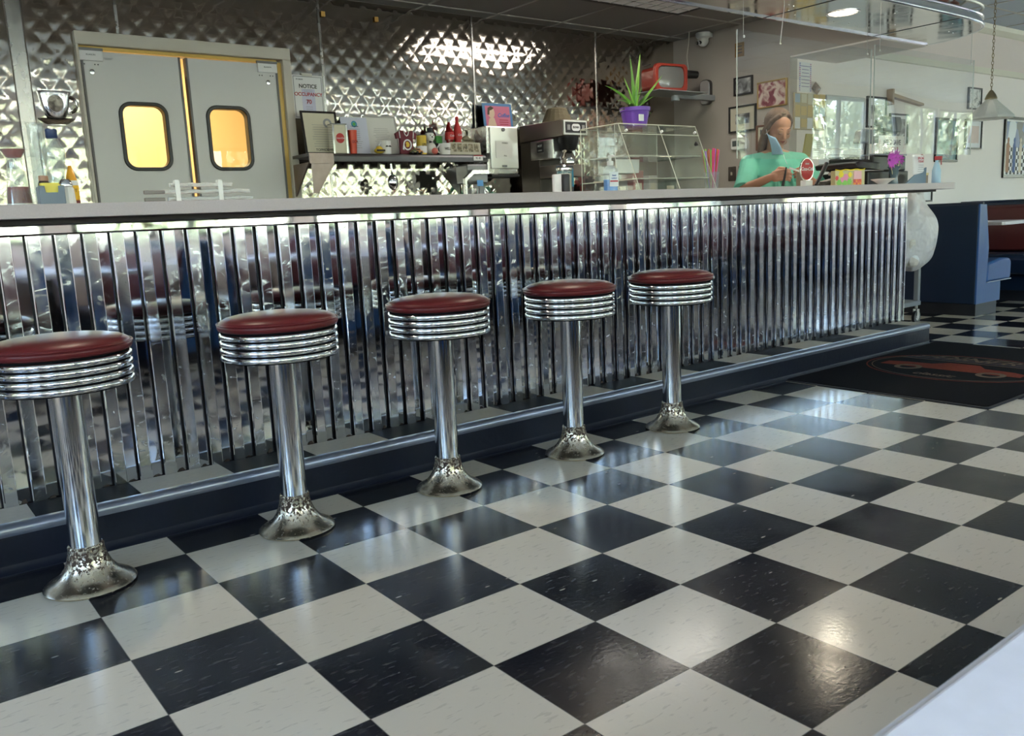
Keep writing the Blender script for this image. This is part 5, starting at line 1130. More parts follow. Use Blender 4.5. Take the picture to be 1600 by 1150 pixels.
segs = [((x0, yf, 0), (x1, yf, 0)), ((x0, yf, 0), (x0, yt, zt)), ((x1, yf, 0), (x1, yt, zt)), ((x0, yt, zt + .003), (x1, yt, zt + .003)), ((x0, yt, zt + .003), (x0, yb, zt + .003)), ((x1, yt, zt + .003), (x1, yb, zt + .003)), ((x0, yb, zt), (x1, yb, zt)), ((x0, yb, 0), (x0, yb, zt)), ((x1, yb, 0), (x1, yb, zt)), ((x0, yf + .10, .1675), (x1, yf + .10, .1675)), ((x0, yf + .05, .057), (x1, yf + .05, .057)), ((x0, yf + .02, .265 * .2), (x0, yb, .265 * .2)), ((.115, yf, .003), (.115, yt, zt)), ((x0, -.05, .006), (x0, -.05, zt)), ((x0, yt - .02, zt - .045), (x1, yt - .02, zt - .045))]
for a_, b_ in segs: tube(bm, [Vector(a_) + Vector((0, 0, .003)), Vector(b_) + Vector((0, 0, .003))], e, 4)
obj('cut_edges', bm, EDG, cs)['kind'] = 'stuff'
for x in (x0 + .03, .115, x1 - .03):
    bm = BM(); lathe(bm, [(.006, 0), (.006, .012), (0, .013)], 10, (x, yt - .016, zt - .03), (0, -.9, .4)); obj('hinge_button', bm, WHITE, cs)
obj('door_knob', lathe(BM(), [(.008, 0), (.012, .012), (0, .014)], 14, (x1 - .06, yt - .05, zt - .09), (0, -.9, .4)), BLACK, cs)
tag(obj('paper_liner', bx(-.13, .36, -.08, .16, .1702, .176), PAPER, loc=(1.83, 1.93, ZT)), 'white paper liner lying on the upper shelf of the display case', 'paper', 'display case liners')
tag(obj('paper_liner', bx(-.12, .34, -.13, .15, .0592, .064), PAPER2, loc=(1.83, 1.93, ZT)), 'cream paper liner on the lower shelf of the display case', 'paper', 'display case liners')
bm = BM(); prism(bm, [(-.12, .095), (.03, .095), (.035, .160), (-.125, .160)], -.02, -.015, 'xz'); bx(-.12, .03, -.015, .12, .095, .098, bm); tag(obj('white_carton', bm, PAPER, loc=(1.83, 1.93, ZT)), 'white carton hanging under the upper shelf of the display case', 'box')
# potted aloe on the case
pl = thing('potted_aloe', 'spiky green aloe in a purple plastic pot on top of the display case', 'plant', (1.955, 2.02, ZT + .3212))
bm = BM(); lathe(bm, [(.052, 0), (.056, .003), (.072, .082), (.076, .084), (.078, .102), (.072, .102), (.070, .085), (.066, .080)], 40)
for v in bm.verts:
    a = math.atan2(v.co.y, v.co.x)
    if v.co.z < .081: f_ = 1 + .035 * math.cos(10 * a); v.co.x *= f_; v.co.y *= f_
obj('pot', bm, PURPLE, pl, smooth=True)
obj('soil', lathe(BM(), [(.066, .086), (.066, .090), (0, .091)], 24), mat('soil', (.05, .035, .025), .95), pl)
obj('pot_label', bx(-.045, -.012, -.072, -.068, .030, .062), PAPER, pl)
ALM = mat('aloe green', (.16, .36, .06), .4, var=.3, vscale=40, coat=.1)
# leaf: direction x, y, rise, length, droop
for k, (dx, dy, dz, ln, dr, w) in enumerate(((-.10, .0, 1.0, .27, .02, .015), (.22, .05, .98, .275, -.02, .016), (.02, -.05, .6, .13, .0, .012), (-.75, -.05, .50, .265, .06, .017), (-.70, -.20, .30, .19, .06, .014), (.72, -.05, .62, .255, -.02, .019), (.5, -.3, .45, .13, .02, .015), (-.5, -.3, .25, .13, .05, .014), (.95, .0, .10, .12, .04, .014), (-.95, .0, .12, .12, .04, .013), (-.28, .1, .9, .19, .03, .012), (.1, .2, .8, .17, .02, .012), (.35, .25, .75, .2, .05, .013), (.30, -.15, .95, .12, .0, .010))):
    d = Vector((dx, dy, dz)).normalized(); side = d.cross(Vector((0, 0, 1))); side = side.normalized() if side.length > .1 else Vector((1, 0, 0)); up = side.cross(d)
    bm = BM(); rings = []; M_ = 12
    for i in range(M_ + 1):
        t_ = i / M_; c = Vector((0, 0, .092)) + d * ln * t_ - Vector((0, 0, 1)) * dr * t_ * t_ * 1.2 + Vector((0, 0, dr * .5 * t_)); ww = w * (1 - t_) ** .7 * (1 - .1 * math.cos(t_ * 40)) + .0006
        rings.append([bm.verts.new(c + side * ww * a + up * ww * b) for a, b in ((1, .25), (.5, -.28), (-.5, -.28), (-1, .25), (0, .02))])
    for a, b in zip(rings, rings[1:]):
        for i in range(5): bm.faces.new((a[i], a[(i + 1) % 5], b[(i + 1) % 5], b[i]))
    bm.faces.new(rings[0]); bm.faces.new(list(reversed(rings[-1]))); obj('leaf', bm, ALM, pl, smooth=True)
# hand sanitiser
sn = thing('sanitizer_bottle', 'pump bottle of clear and blue hand sanitizer in front of the display case', 'bottle', (1.425, 1.665, ZT))
bm = BM(); prism(bm, rrect(.066, .040, .016, 5), .0005, .050, 'xy'); obj('blue_gel', bm, mat('blue gel', (.07, .22, .55), .25, coat=.4), sn, smooth=True)
bm = BM(); prism(bm, rrect(.068, .042, .017, 5), .0502, .098, 'xy'); obj('clear_body', bm, CLEARP, sn, smooth=True)
bm = BM(); lathe(bm, [(.026, .098), (.020, .106), (.013, .110), (.013, .116)], 24); obj('shoulder', bm, CLEARP, sn, smooth=True)
bm = BM(); lathe(bm, [(.013, .112), (.0145, .114), (.0145, .130), (.006, .133), (.006, .148), (.0105, .150), (.010, .156), (0, .157)], 20); tube(bm, [(0, 0, .152), (0, -.02, .153), (0, -.032, .148)], .004, 8); obj('pump', bm, WHITE, sn, smooth=True)
lb = obj('label', bx(-.027, .027, -.0225, -.0215, .020, .082), mat('label white', (.72, .76, .80), .5), sn); text('hand', .012, mat('blue ink', (.05, .12, .42), .5), lb, (0, -.0230, .068)); text('sanitizer', .010, MATS['blue ink'], lb, (0, -.0230, .056)); obj('label_stripe', bx(-.024, .024, -.0231, -.0226, .040, .046), REDINK, lb)
# white tube, black tube, glass canister, blue sign
for x, m_, h, lab in ((1.425, PAPER, .098, 'white cylindrical tube standing on the counter beside the glass canister'), (1.478, mat('black card', (.03, .03, .035), .4), .099, 'black cylindrical tube between the white tube and glass canister')):
    t = thing('cup_tube', lab, 'tube', (x, 2.03, ZT), 0, 'small upright tubes'); bm = BM(); lathe(bm, [(.021, 0), (.022, .002), (.022, h - .003), (.0205, h), (0, h)], 28); obj('tube_body', bm, m_, t, smooth=True)
    bm = BM(); lathe(bm, [(.0224, h - .012), (.0226, h - .010), (.0226, h - .006), (.0224, h - .004)], 28); obj('rim_band', bm, m_, t, smooth=True)
t = thing('straw_canister', 'glass canister with chrome lid behind the black tube', 'canister', (1.528, 2.09, ZT)); bm = BM(); lathe(bm, [(.036, 0), (.037, .003), (.037, .118), (.0345, .118), (.0345, .006), (0, .005)], 32); obj('glass_body', bm, ACRYL, t, smooth=True)
bm = BM(); lathe(bm, [(.039, .118), (.040, .121), (.039, .132), (.02, .138), (.008, .139), (.008, .148), (0, .149)], 28); obj('lid', bm, CHROME2, t, smooth=True)
bm = BM(); lathe(bm, [(.033, .0065), (.033, .105), (0, .106)], 24); obj('sugar', bm, mat('sugar', (.62, .60, .56), .7), t, smooth=True)
t = thing('counter_sign', 'blue printed sign behind the glass canister', 'sign', (1.60, 2.17, ZT)); obj('sign_board', bx(-.055, .055, -.003, .003, .0, .150), mat('sign dark', (.05, .06, .08), .5), t); pnl = obj('blue_panel', bx(-.053, .055, -.0045, -.0031, .045, .135), mat('sign blue', (.03, .22, .36), .4), t)
for k, s_ in enumerate(('Thank you', 'for your', 'VISIT', 'KIDS')): text(s_, .016 if k < 2 else .022, PAPER, pnl, (0, -.0049, .124 - k * .021))
# straws
sr = thing('straw_holder', 'bunch of neon pink, orange and green wrapped straws in a clear cup', 'straws', (2.40, 1.90, ZT))
bm = BM(); lathe(bm, [(.034, 0), (.035, .002), (.041, .095), (.0395, .095), (.033, .005), (0, .004)], 28); obj('clear_cup', bm, CLEARP, sr, smooth=True)
NE = [mat('neon pink', (.85, .10, .28), .4), mat('neon orange', (.85, .28, .08), .4), mat('neon green', (.35, .75, .10), .4), mat('neon violet', (.35, .20, .70), .4), mat('neon coral', (.80, .16, .16), .4)]
rnd = random.Random(6)
for k in range(24):
    a = rnd.random() * 2 * PI; r_ = .024 * math.sqrt(rnd.random()); b = rnd.random() * .9 + .9
    bm = BM(); cyl(bm, (r_ * .7 * math.cos(a), r_ * .7 * math.sin(a), .006), (r_ * 2.0 * math.cos(a), r_ * 2.0 * math.sin(a), .205 + .012 * rnd.random()), .0036, n=8); obj('straw', bm, NE[k % 5], sr, smooth=True)

# ================================================================== REGISTER END
ck = thing('drink_disc', 'round red drink logo disc on a stand beside the hands', 'sign', (3.315, 1.93, ZT), -.02)
bm = BM(); lathe(bm, [(.062, -.003), (.062, .003)], 36, (0, 0, .110), (0, -1, 0)); obj('red_disc', bm, RED, ck, smooth=True)
bm = BM(); lathe(bm, [(.0622, -.004), (.067, -.004), (.067, .0036), (.0622, .0036), (.0622, -.004)], 36, (0, 0, .110), (0, -1, 0), caps=False); obj('silver_rim', bm, CHROME2, ck, smooth=True)
text('Coca-Cola', .028, PAPER, ck, (0, -.0040, .112), shear=.3, bold=.0005); text('DRINK', .013, PAPER, ck, (0, -.0040, .142))
obj('foot', bx(-.035, .035, -.02, .02, 0, .046), WHITE, ck, bevel=.004)
bm = BM(); tube(bm, [(3.215, 1.80, ZT + .012), (3.335, 1.81, ZT + .135)], [.010, .013], 10); tag(obj('telephone_handset', bm, BLACK, smooth=True), 'slanting black handset leaning beside the red disc', 'handset')
cr = thing('card_reader', 'low black card terminal with raised screen on the counter', 'terminal', (3.52, 1.90, ZT), -.3)
bm = BM(); prism(bm, [(-.10, .0), (.10, 0), (.10, .060), (-.10, .018)], -.05, .05, 'xz'); obj('terminal_body', bm, BLACK, cr, bevel=.006)
bm = BM(); prism(bm, [(-.06, .030), (.085, .060), (.083, .066), (-.062, .036)], -.04, .04, 'xz'); obj('keypad', bm, mat('grey keys', (.25, .24, .23), .5), cr, bevel=.001)
obj('paper_cover', bx(.02, .12, -.045, .045, .072, .090), mat('tan cover', (.36, .32, .28), .5), cr, bevel=.003)
gb = thing('candy_box', 'clear-sided box printed with colourful flowers and sweets', 'box', (3.49, 1.76, ZT), -.55); gb.scale = (.74, .8, 1)
obj('box_body', bx(-.135, .115, -.035, .035, .0, .092), mat('pale yellow card', (.60, .55, .30), .5), gb, bevel=.003)
for k, (x, z, r, m_) in enumerate(((-.085, .070, .019, mat('candy yellow', (.85, .70, .04), .5)), (-.045, .050, .021, mat('candy pink', (.80, .30, .50), .5)), (-.10, .020, .020, mat('candy green', (.25, .60, .12), .5)), (-.055, .015, .020, MATS['candy green']), (-.075, .038, .014, MATS['candy pink']), (-.015, .025, .018, MATS['candy green']), (-.12, .048, .013, mat('candy red', (.70, .08, .10), .5)), (-.01, .065, .015, MATS['candy yellow']))):
    bm = BM(); prism(bm, [(x + r * (1 + .15 * math.cos(6 * q)) * math.cos(q), z + r * (1 + .15 * math.cos(6 * q)) * math.sin(q)) for q in [2 * PI * i / 24 for i in range(24)] if True], -.0365 - .0003 * k, -.0352, 'xz')
    for v in bm.verts: v.co.z = max(.001, min(.091, v.co.z))
    obj('printed_flower', bm, m_, gb)
obj('pink_card', bx(.02, .085, -.040, -.0352, .038, .085), mat('pink card', (.80, .48, .52), .5), gb); obj('orange_candy', bx(.02, .085, -.040, -.0352, .004, .037), art('orange sweets', [(.70, .10, .05), (.85, .30, .05), (.6, .05, .05)], 60, kind='v'), gb)
bm = BM(); tube(bm, [(-.135 + .25 * i / 12, -.037, .094 + .003 * math.cos(i * 1.5)) for i in range(13)], .003, 6); obj('scalloped_rim', bm, MATS['candy yellow'], gb)
mo = thing('cash_register', 'bulky black cash register with wide hood behind the colourful box', 'register', (4.05, 2.04, ZT), 0)
obj('drawer', bx(-.14, .36, -.16, .18, 0, .095), BLACK, mo, bevel=.008)
bm = BM(); prism(bm, [(-.16, .095), (.16, .095), (.16, .16), (-.12, .12)], -.12, .15, 'yz')
for v in bm.verts: v.co.x = v.co.x
bm.free()
obj('body', bx(-.05, .36, -.14, .18, .095, .195), BLACK, mo, bevel=.01)
bm = BM(); prism(bm, [(-.26, .118), (.02, .100), (.02, .150), (-.22, .158), (-.27, .146)], -.15, .14, 'xz'); obj('hood', bm, mat('dark hood', (.02, .02, .022), .25), mo, bevel=.006, smooth=True)
obj('paper_tray', bx(-.20, .03, -.17, -.12, .096, .101), mat('tray grey', (.40, .40, .38), .4), mo)
obj('shelf_edge', bx(-.05, .36, -.145, .18, .1955, .205), mat('register edge', (.20, .23, .27), .4), mo)
ks = thing('customer_display', 'rounded slate-grey display head on the register, above the pizza sign', 'display', (4.27, 2.10, ZT + .2055))
bm = BM(); prism(bm, [(-.13, .085), (.11, .085), (.12, .155), (.095, .178), (-.08, .178), (-.105, .165)], -.02, .03, 'xz'); obj('display_head', bm, mat('slate casing', (.14, .15, .18), .35), ks, bevel=.008)
obj('stalk', bx(-.02, .02, -.005, .015, 0, .09), BLACK, ks)
sg = thing('counter_sign', 'handwritten speckled sign about pizza propped on the register', 'sign', (4.11, 1.84, ZT + .0)); 
obj('sign_card', bx(-.155, .155, -.003, .0, .212, .312), mat('speckled white card', (.74, .70, .68), .6), sg)
obj('sign_leg', bx(-.01, .01, .0, .006, .0, .30), BLACK, sg)
text('NEED SAVE', .044, mat('dark grey ink', (.09, .08, .09), .6), sg, (0, -.0035, .270), sx=.95, shear=.1, bold=.0014); text('in PIZZA 70', .026, mat('red brown ink', (.30, .06, .06), .6), sg, (.02, -.0035, .232), sx=.9)
bm = BM(); rnd = random.Random(8)
for i in range(26):
    x, z = -.14 + .28 * rnd.random(), .217 + .09 * rnd.random()
    if abs(z - .262) < .026: x = (-.148 if x < 0 else .148)
    lathe(bm, [(.0028, 0), (.0028, .0006)], 6, (x, -.0032, z), (0, -1, 0))
obj('confetti_dots', bm, mat('confetti pink', (.65, .30, .32), .6), sg)['kind'] = 'stuff'
pd = thing('pole_display', 'black pole display with broad dark head standing behind the register', 'display', (4.99, 2.34, .8755))
bm = BM(); prism(bm, [(-.13, .60), (.13, .60), (.14, .67), (.12, .71), (-.12, .71), (-.14, .66)], -.02, .05, 'xz'); prism(bm, [(-.10, .60), (.10, .60), (.045, .545), (-.045, .545)], -.01, .04, 'xz'); obj('display_head', bm, mat('charcoal casing', (.05, .055, .06), .4), pd, bevel=.006)
bm = BM(); bx(-.035, .035, .0, .03, .05, .548, bm); bx(-.07, .10, -.02, .05, .0, .34, bm); obj('pole', bm, MATS['charcoal casing'], pd, bevel=.004)
vs = thing('flower_vase', 'slim grey-green vase holding a magenta silk flower', 'vase', (4.04, 1.78, ZT))
bm = BM(); lathe(bm, [(.026, 0), (.028, .003), (.022, .04), (.030, .10), (.042, .115), (.040, .115), (.028, .10), (.02, .04), (0, .01)], 24); obj('vase_body', bm, mat('slate glass', (.08, .13, .16), .2, coat=.4), vs, smooth=True)
for k, (x, z) in enumerate(((-.085, .150), (-.02, .165), (.055, .150))):
    bm = BM(); tube(bm, [(0, 0, .02), (x * .4, -.005, .09), (x, -.01, z)], .003, 6); obj('stem', bm, mat('pale stem', (.42, .44, .28), .5), vs, smooth=True)
MAG = mat('magenta petal', (.50, .06, .48), .5, var=.2)
for k, (x, y, z, r, n_) in enumerate(((-.085, -.015, .155, .062, 12), (-.015, -.01, .172, .055, 10), (.058, -.01, .158, .035, 7))):
    bm = BM()
    for i in range(n_):
        a = 2 * PI * i / n_ + .2 * k; d = Vector((math.cos(a), -.35, math.sin(a))).normalized(); s_ = d.cross(Vector((0, -1, 0))).normalized(); c = Vector((x, y, z))
        P = [c + d * r * .12, c + d * r * .6 + s_ * r * .20, c + d * r, c + d * r * .6 - s_ * r * .20]; Q = [p + Vector((0, .0025, 0)) for p in P]
        A = [bm.verts.new(p) for p in P]; B = [bm.verts.new(p) for p in Q]; bm.faces.new(A); bm.faces.new(list(reversed(B)))
        for j in range(4): bm.faces.new((A[j], B[j], B[(j + 1) % 4], A[(j + 1) % 4]))
    obj('flower', bm, MAG, vs)
ft = thing('notice_stand', 'curled white flyer with red heading leaning on a slate-blue stand', 'paper', (4.17, 1.70, ZT))
bm = BM(); prism(bm, [(-.13, 0), (.13, 0), (.135, .105), (.05, .085), (-.04, .045)], .004, .012, 'xz'); obj('stand', bm, mat('slate blue plastic', (.12, .18, .25), .4), ft, bevel=.002)
bm = BM(); G = []
for j in range(9):
    z = .055 + .125 * j / 8; G.append([bm.verts.new((-.07 + .14 * i / 8 + .01 * (1 - j / 8), -.006 - .018 * math.sin(PI * i / 8) * (1 - j / 12), z + .012 * (i / 8) * (1 - j / 8) * 2)) for i in range(9)])
for j in range(8):
    for i in range(8): bm.faces.new((G[j][i], G[j][i + 1], G[j + 1][i + 1], G[j + 1][i]))
fy = obj('flyer', bm, PAPER, ft, smooth='all', auto=False); md = fy.modifiers.new('thick', 'SOLIDIFY'); md.thickness = .001
text('SPECIAL', .022, REDINK, ft, (0, -.026, .158)); text('TODAY', .020, REDINK, ft, (0, -.027, .138)); lines(ft, .09, 4, -.0270, .115, .013, seed=6)
bw = thing('white_bowl', 'shallow white bowl on the counter in front of the register', 'bowl', (3.73, 1.68, ZT)); o_ = COL.objects[-1]; o_.scale = (.68, .68, .85); bm = BM(); lathe(bm, [(.035, 0), (.037, .004), (.075, .026), (.102, .038), (.104, .041), (.099, .040), (.07, .028), (.03, .008), (0, .007)], 36); obj('bowl_body', bm, mat('glazed white', (.76, .74, .72), .25, coat=.3), bw, smooth=True)
sb = thing('spray_bottle', 'pale blue spray bottle with red trigger at the end of the counter', 'bottle', (4.345, 1.66, ZT), .3); sb.scale = (.72, .72, 1.08)
bm = BM(); lathe(bm, [(.036, 0), (.038, .004), (.037, .075), (.020, .115), (.013, .125), (.013, .135)], 24); obj('bottle_body', bm, mat('pale blue plastic', (.38, .56, .72), .3), sb, smooth=True)
bm = BM(); bx(-.012, .012, -.045, .018, .135, .158, bm); prism(bm, [(-.040, .137), (-.030, .137), (-.034, .105), (-.042, .108)], -.005, .005, 'yz'); obj('trigger_head', bm, mat('deep red plastic', (.36, .02, .03), .35), sb, bevel=.003)
tr_ = thing('serving_tray', 'flat white tray at the very end of the counter', 'tray', (4.35, 1.80, ZT)); bm = BM(); prism(bm, rrect(.18, .12, .01, 3), 0, .0, 'xy') if False else None; bm.free()
COL.objects.unlink(tr_)
cd = thing('candle_box', 'tiny brown and yellow box topped by a white candle at the counter end', 'candle', (4.425, 1.80, ZT)); obj('box', bx(-.035, .035, -.03, .03, 0, .058), mat('brown box', (.26, .17, .12), .5), cd, bevel=.002); obj('yellow_lid', bx(-.037, .037, -.032, .032, .0585, .074), mat('yellow lid', (.75, .60, .28), .5), cd, bevel=.002); bm = BM(); cyl(bm, (0, 0, .0745), (0, 0, .170), .009, n=16); obj('candle_stick', bm, PAPER, cd, smooth=True); bm = BM(); ball(bm, (0, 0, .180), .013, (1, 1, 1.2), 12, 8); obj('red_tip', bm, MATS['deep red plastic'], cd, smooth=True)

# ================================================================== THE PERSON BEHIND THE COUNTER
PX, PY, PTH = 3.74, 2.46, math.radians(-33)
pr_ = thing('person', 'person in a mint green shirt behind the counter, blue face mask hanging at one ear', 'person', (PX, PY, 0), PTH)
def P(x, f, z): return Vector((x, -f, z))
def cap(bm, a, b, ra, rb, n=16):
    """tapered limb with rounded ends"""
    a = Vector(a); b = Vector(b); ball(bm, a, ra, seg=n, rings=10); ball(bm, b, rb, seg=n, rings=10)
    cyl(bm, a, b, ra, rb, n)
def fuse(name, bm, m, parent, voxel, smooth=4, fac=.5):
    me = bpy.data.meshes.new(name); bmesh.ops.recalc_face_normals(bm, faces=bm.faces[:]); bm.to_mesh(me); bm.free(); o = bpy.data.objects.new(name, me); COL.objects.link(o)
    r = o.modifiers.new('r', 'REMESH'); r.mode = 'VOXEL'; r.voxel_size = voxel; r.use_smooth_shade = True
    s_ = o.modifiers.new('s', 'SMOOTH'); s_.factor = fac; s_.iterations = smooth
    dg = bpy.context.evaluated_depsgraph_get(); ev = o.evaluated_get(dg); nm = bpy.data.meshes.new_from_object(ev); o.modifiers.clear(); o.data = nm; nm.materials.clear(); nm.materials.append(m)
    for p in nm.polygons: p.use_smooth = True
    o.parent = parent; return o
SKIN = mat('warm brown skin', (.47, .25, .165), .48, var=.06, vscale=12); SKIN.node_tree.nodes['Principled BSDF'].inputs['Subsurface Weight'].default_value = .08; SKIN.node_tree.nodes['Principled BSDF'].inputs['Subsurface Radius'].default_value = (.02, .008, .005)
# head frame: centre, tilted forward (looking down at the hands)
HC = P(-.005, .085, 1.468); HR = Matrix.Rotation(math.radians(24), 3, 'X') @ Matrix.Identity(3)
HR = Matrix.Rotation(math.radians(6), 3, 'Z') @ HR
def H(x, f, z): return HC + HR @ Vector((x, -f, z))     # f forwards of the face, z up
bm = BM()
ball(bm, H(0, -.018, .030), .082, (.92, 1.10, 1.0), 32, 20, HR)     # skull
ball(bm, H(0, .018, -.010), .068, (.93, 1.0, 1.15), 28, 18, HR)      # face
ball(bm, H(0, .038, -.062), .044, (1.0, .95, .9), 20, 14, HR)         # jaw
ball(bm, H(0, .072, -.094), .017, (1.15, .9, .85), 16, 10, HR)        # chin
for s_ in (-1, 1):
    ball(bm, H(s_ * .036, .050, -.028), .024, (1, .9, .9), 16, 10, HR)  # cheek
    ball(bm, H(s_ * .030, .073, .018), .014, (1.25, .75, .55), 14, 8, HR)  # brow ridge
    ball(bm, H(s_ * .028, .070, .001), .0135, (1.1, .75, .8), 14, 10, HR)  # closed-down eyelid
    ball(bm, H(s_ * .074, -.010, -.008), .017, (.35, .85, 1.25), 14, 10, HR)  # ear
    ball(bm, H(s_ * .077, -.006, -.026), .008, (.5, .9, 1), 10, 8, HR)
    ball(bm, H(s_ * .009, .092, -.036), .0075, (1, 1, .8), 12, 8, HR)      # nostril wing
    ball(bm, H(s_ * .030, .045, -.070), .022, (1, 1, .8), 14, 10, HR)
cap(bm, H(0, .078, .008), H(0, .098, -.030), .0075, .0105, 12)          # nose
ball(bm, H(0, .080, -.056), .012, (1.7, .7, .8), 14, 8, HR)             # mouth mound
cap(bm, H(0, -.020, -.050), P(0, -.005, 1.315), .050, .054)            # neck
# torso, pelvis, legs
ball(bm, P(0, .0, 1.20), .13, (1.18, .78, 1.0), 28, 18); ball(bm, P(0, .0, 1.03), .125, (1.10, .82, 1.15), 28, 18); ball(bm, P(0, -.01, .88), .15, (1.12, .80, .85), 28, 18)
for s_ in (-1, 1):
    cap(bm, P(s_ * .05, .0, 1.30), P(s_ * .165, .0, 1.255), .045, .050)
    cap(bm, P(s_ * .085, 0, .84), P(s_ * .095, .01, .47), .080, .055); cap(bm, P(s_ * .095, .01, .47), P(s_ * .10, -.01, .09), .055, .036); cap(bm, P(s_ * .10, -.02, .045), P(s_ * .115, .13, .032), .038, .028)
SHR, SHL = P(-.170, .0, 1.250), P(.170, .0, 1.250); ELR, ELL = P(-.275, .175, 1.085), P(.255, .150, 1.060); WRR, WRL = P(-.175, .385, 1.150), P(.085, .335, 1.140)
cap(bm, SHR, ELR, .048, .038); cap(bm, SHL, ELL, .048, .038); cap(bm, ELR, WRR, .038, .0235); cap(bm, ELL, WRL, .038, .0235)
def hand(bm, W_, palm_dir, side, curl, up):
    """W_ wrist; palm_dir from wrist to knuckles; side = towards the thumb; curl = direction the fingers bend"""
    d = Vector(palm_dir).normalized(); s_ = (Vector(side) - Vector(side).dot(d) * d).normalized(); c = (Vector(curl) - Vector(curl).dot(d) * d).normalized()
    K = W_ + d * .078
    cap(bm, W_ + d * .012, W_ + d * .03, .024, .026)
    for q in (-.026, -.009, .009, .026): cap(bm, W_ + d * .022 + s_ * q * .75, K + s_ * q, .0150, .0115)
    for i, (q, ln) in enumerate(((.029, .070), (.010, .078), (-.010, .073), (-.029, .058))):
        a = K + s_ * q; b1 = (d * .85 + c * .55 + s_ * q * 2).normalized(); b2 = (d * .25 + c * .97).normalized(); b3 = (d * -.35 + c * .9).normalized()
        p1 = a + b1 * ln * .48; p2 = p1 + b2 * ln * .32; p3 = p2 + b3 * ln * .25
        cap(bm, a, p1, .0098, .0086, 12); cap(bm, p1, p2, .0086, .0078, 12); cap(bm, p2, p3, .0078, .0066, 12)
    a = W_ + d * .030 + s_ * .024 + c * .006; p1 = a + (d * .55 + s_ * .65 + c * .35).normalized() * .036; p2 = p1 + (d * .75 + s_ * .0 + c * .65).normalized() * .030; p3 = p2 + (d * .6 - s_ * .45 + c * .6).normalized() * .022
    cap(bm, a, p1, .0135, .0105, 12); cap(bm, p1, p2, .0105, .0092, 12); cap(bm, p2, p3, .0092, .0078, 12)
    return K
KR = hand(bm, WRR, P(.55, .60, .10), P(.15, .25, 1.0), P(.9, -.15, -.15), None)
KL = hand(bm, WRL, P(-.50, .60, .32), P(-.35, .1, 1.0), P(-.9, -.1, -.35), None)
body = fuse('body', bm, SKIN, pr_, .0042, 3)
# clothing
MINT = mat('mint cotton', (.15, .50, .38), .8, bump=.25, bscale=14, var=.06, vscale=6)
bm = BM()
ball(bm, P(0, .0, 1.185), .150, (1.25, .86, 1.02), 30, 18); ball(bm, P(0, .010, 1.02), .150, (1.22, .92, 1.2), 30, 18); ball(bm, P(0, .0, .90), .165, (1.15, .86, .70), 28, 16)
for s_, S_, E_ in ((-1, SHR, ELR), (1, SHL, ELL)):
    cap(bm, P(s_ * .055, .0, 1.285), P(s_ * .175, .0, 1.252), .052, .066)
    m_ = S_.lerp(E_, .62); cap(bm, S_, m_, .068, .066); cyl(bm, S_.lerp(E_, .45), S_.lerp(E_, .98) + Vector((0, 0, -.012)), .064, .072, 20)
cyl(bm, P(0, -.002, 1.255), P(0, -.002, 1.322), .105, .076, 24)
rnd = random.Random(11)
for q in ((-.10, .10, 1.16, -.16, .06, 1.0), (.06, .12, 1.18, .10, .10, .98), (-.04, .125, 1.12, -.06, .12, .93), (.0, .12, 1.2, .03, .135, 1.05)): cap(bm, P(*q[:3]), P(*q[3:]), .017, .012)   # cloth folds
shirt = fuse('shirt', bm, MINT, pr_, .006, 4)
bm = BM(); tube(bm, [P(.076 * math.cos(a), .076 * math.sin(a) * .95 - .002, 1.320 - .010 * math.sin(a)) for a in [2 * PI * i / 28 for i in range(28)]], .0065, 8, True); obj('collar', bm, MINT, pr_, smooth=True)
t_ = text('DINER', .030, mat('teal print', (.04, .30, .34), .6), pr_, P(.075, .139, 1.165), rot=(PI / 2 - .05, 0, .25))
bm = BM()
ball(bm, P(0, -.01, .86), .165, (1.10, .82, .75), 24, 14)
for s_ in (-1, 1): cap(bm, P(s_ * .085, 0, .84), P(s_ * .095, .01, .47), .092, .068); cap(bm, P(s_ * .095, .01, .47), P(s_ * .10, -.01, .10), .068, .055)
fuse('trousers', bm, mat('black trousers', (.02, .02, .025), .8), pr_, .009, 3)
for s_ in (-1, 1):
    bm = BM(); cap(bm, P(s_ * .10, -.03, .042), P(s_ * .118, .145, .036), .0415, .035); cyl(bm, P(s_ * .10, -.02, .04), P(s_ * .10, -.015, .10), .045, .042, 16)
    for v in bm.verts: v.co.z = max(v.co.z, .002)
    fuse('shoe', bm, BLACK, pr_, .006, 2)
# hair: parted, pulled back, long behind the right shoulder
HAIR = mat('grey streaked brown hair', (.15, .10, .07), .5, var=.5, vscale=30, bump=.5, bscale=120)
HAIR.node_tree.nodes['Noise Texture'].inputs['Scale'].default_value = 22
bm = BM()
ball(bm, H(0, -.036, .044), .0885, (1.0, 1.02, 1.0), 32, 20, HR)
for s_ in (-1, 1): cap(bm, H(s_ * .068, .012, .055), H(s_ * .074, -.03, -.025), .017, .020); cap(bm, H(s_ * .034, .030, .098), H(s_ * .068, .010, .055), .014, .016)
cap(bm, H(0, -.09, .0), H(-.02, -.10, -.08), .050, .045); cap(bm, H(-.055, -.055, -.02), H(-.070, -.06, -.115), .030, .026); cap(bm, H(-.070, -.055, -.10), P(-.095, -.045, 1.285), .026, .014); cap(bm, H(-.03, -.09, -.08), P(-.05, -.095, 1.25), .038, .018)
hair = fuse('hair', bm, HAIR, pr_, .0045, 2)
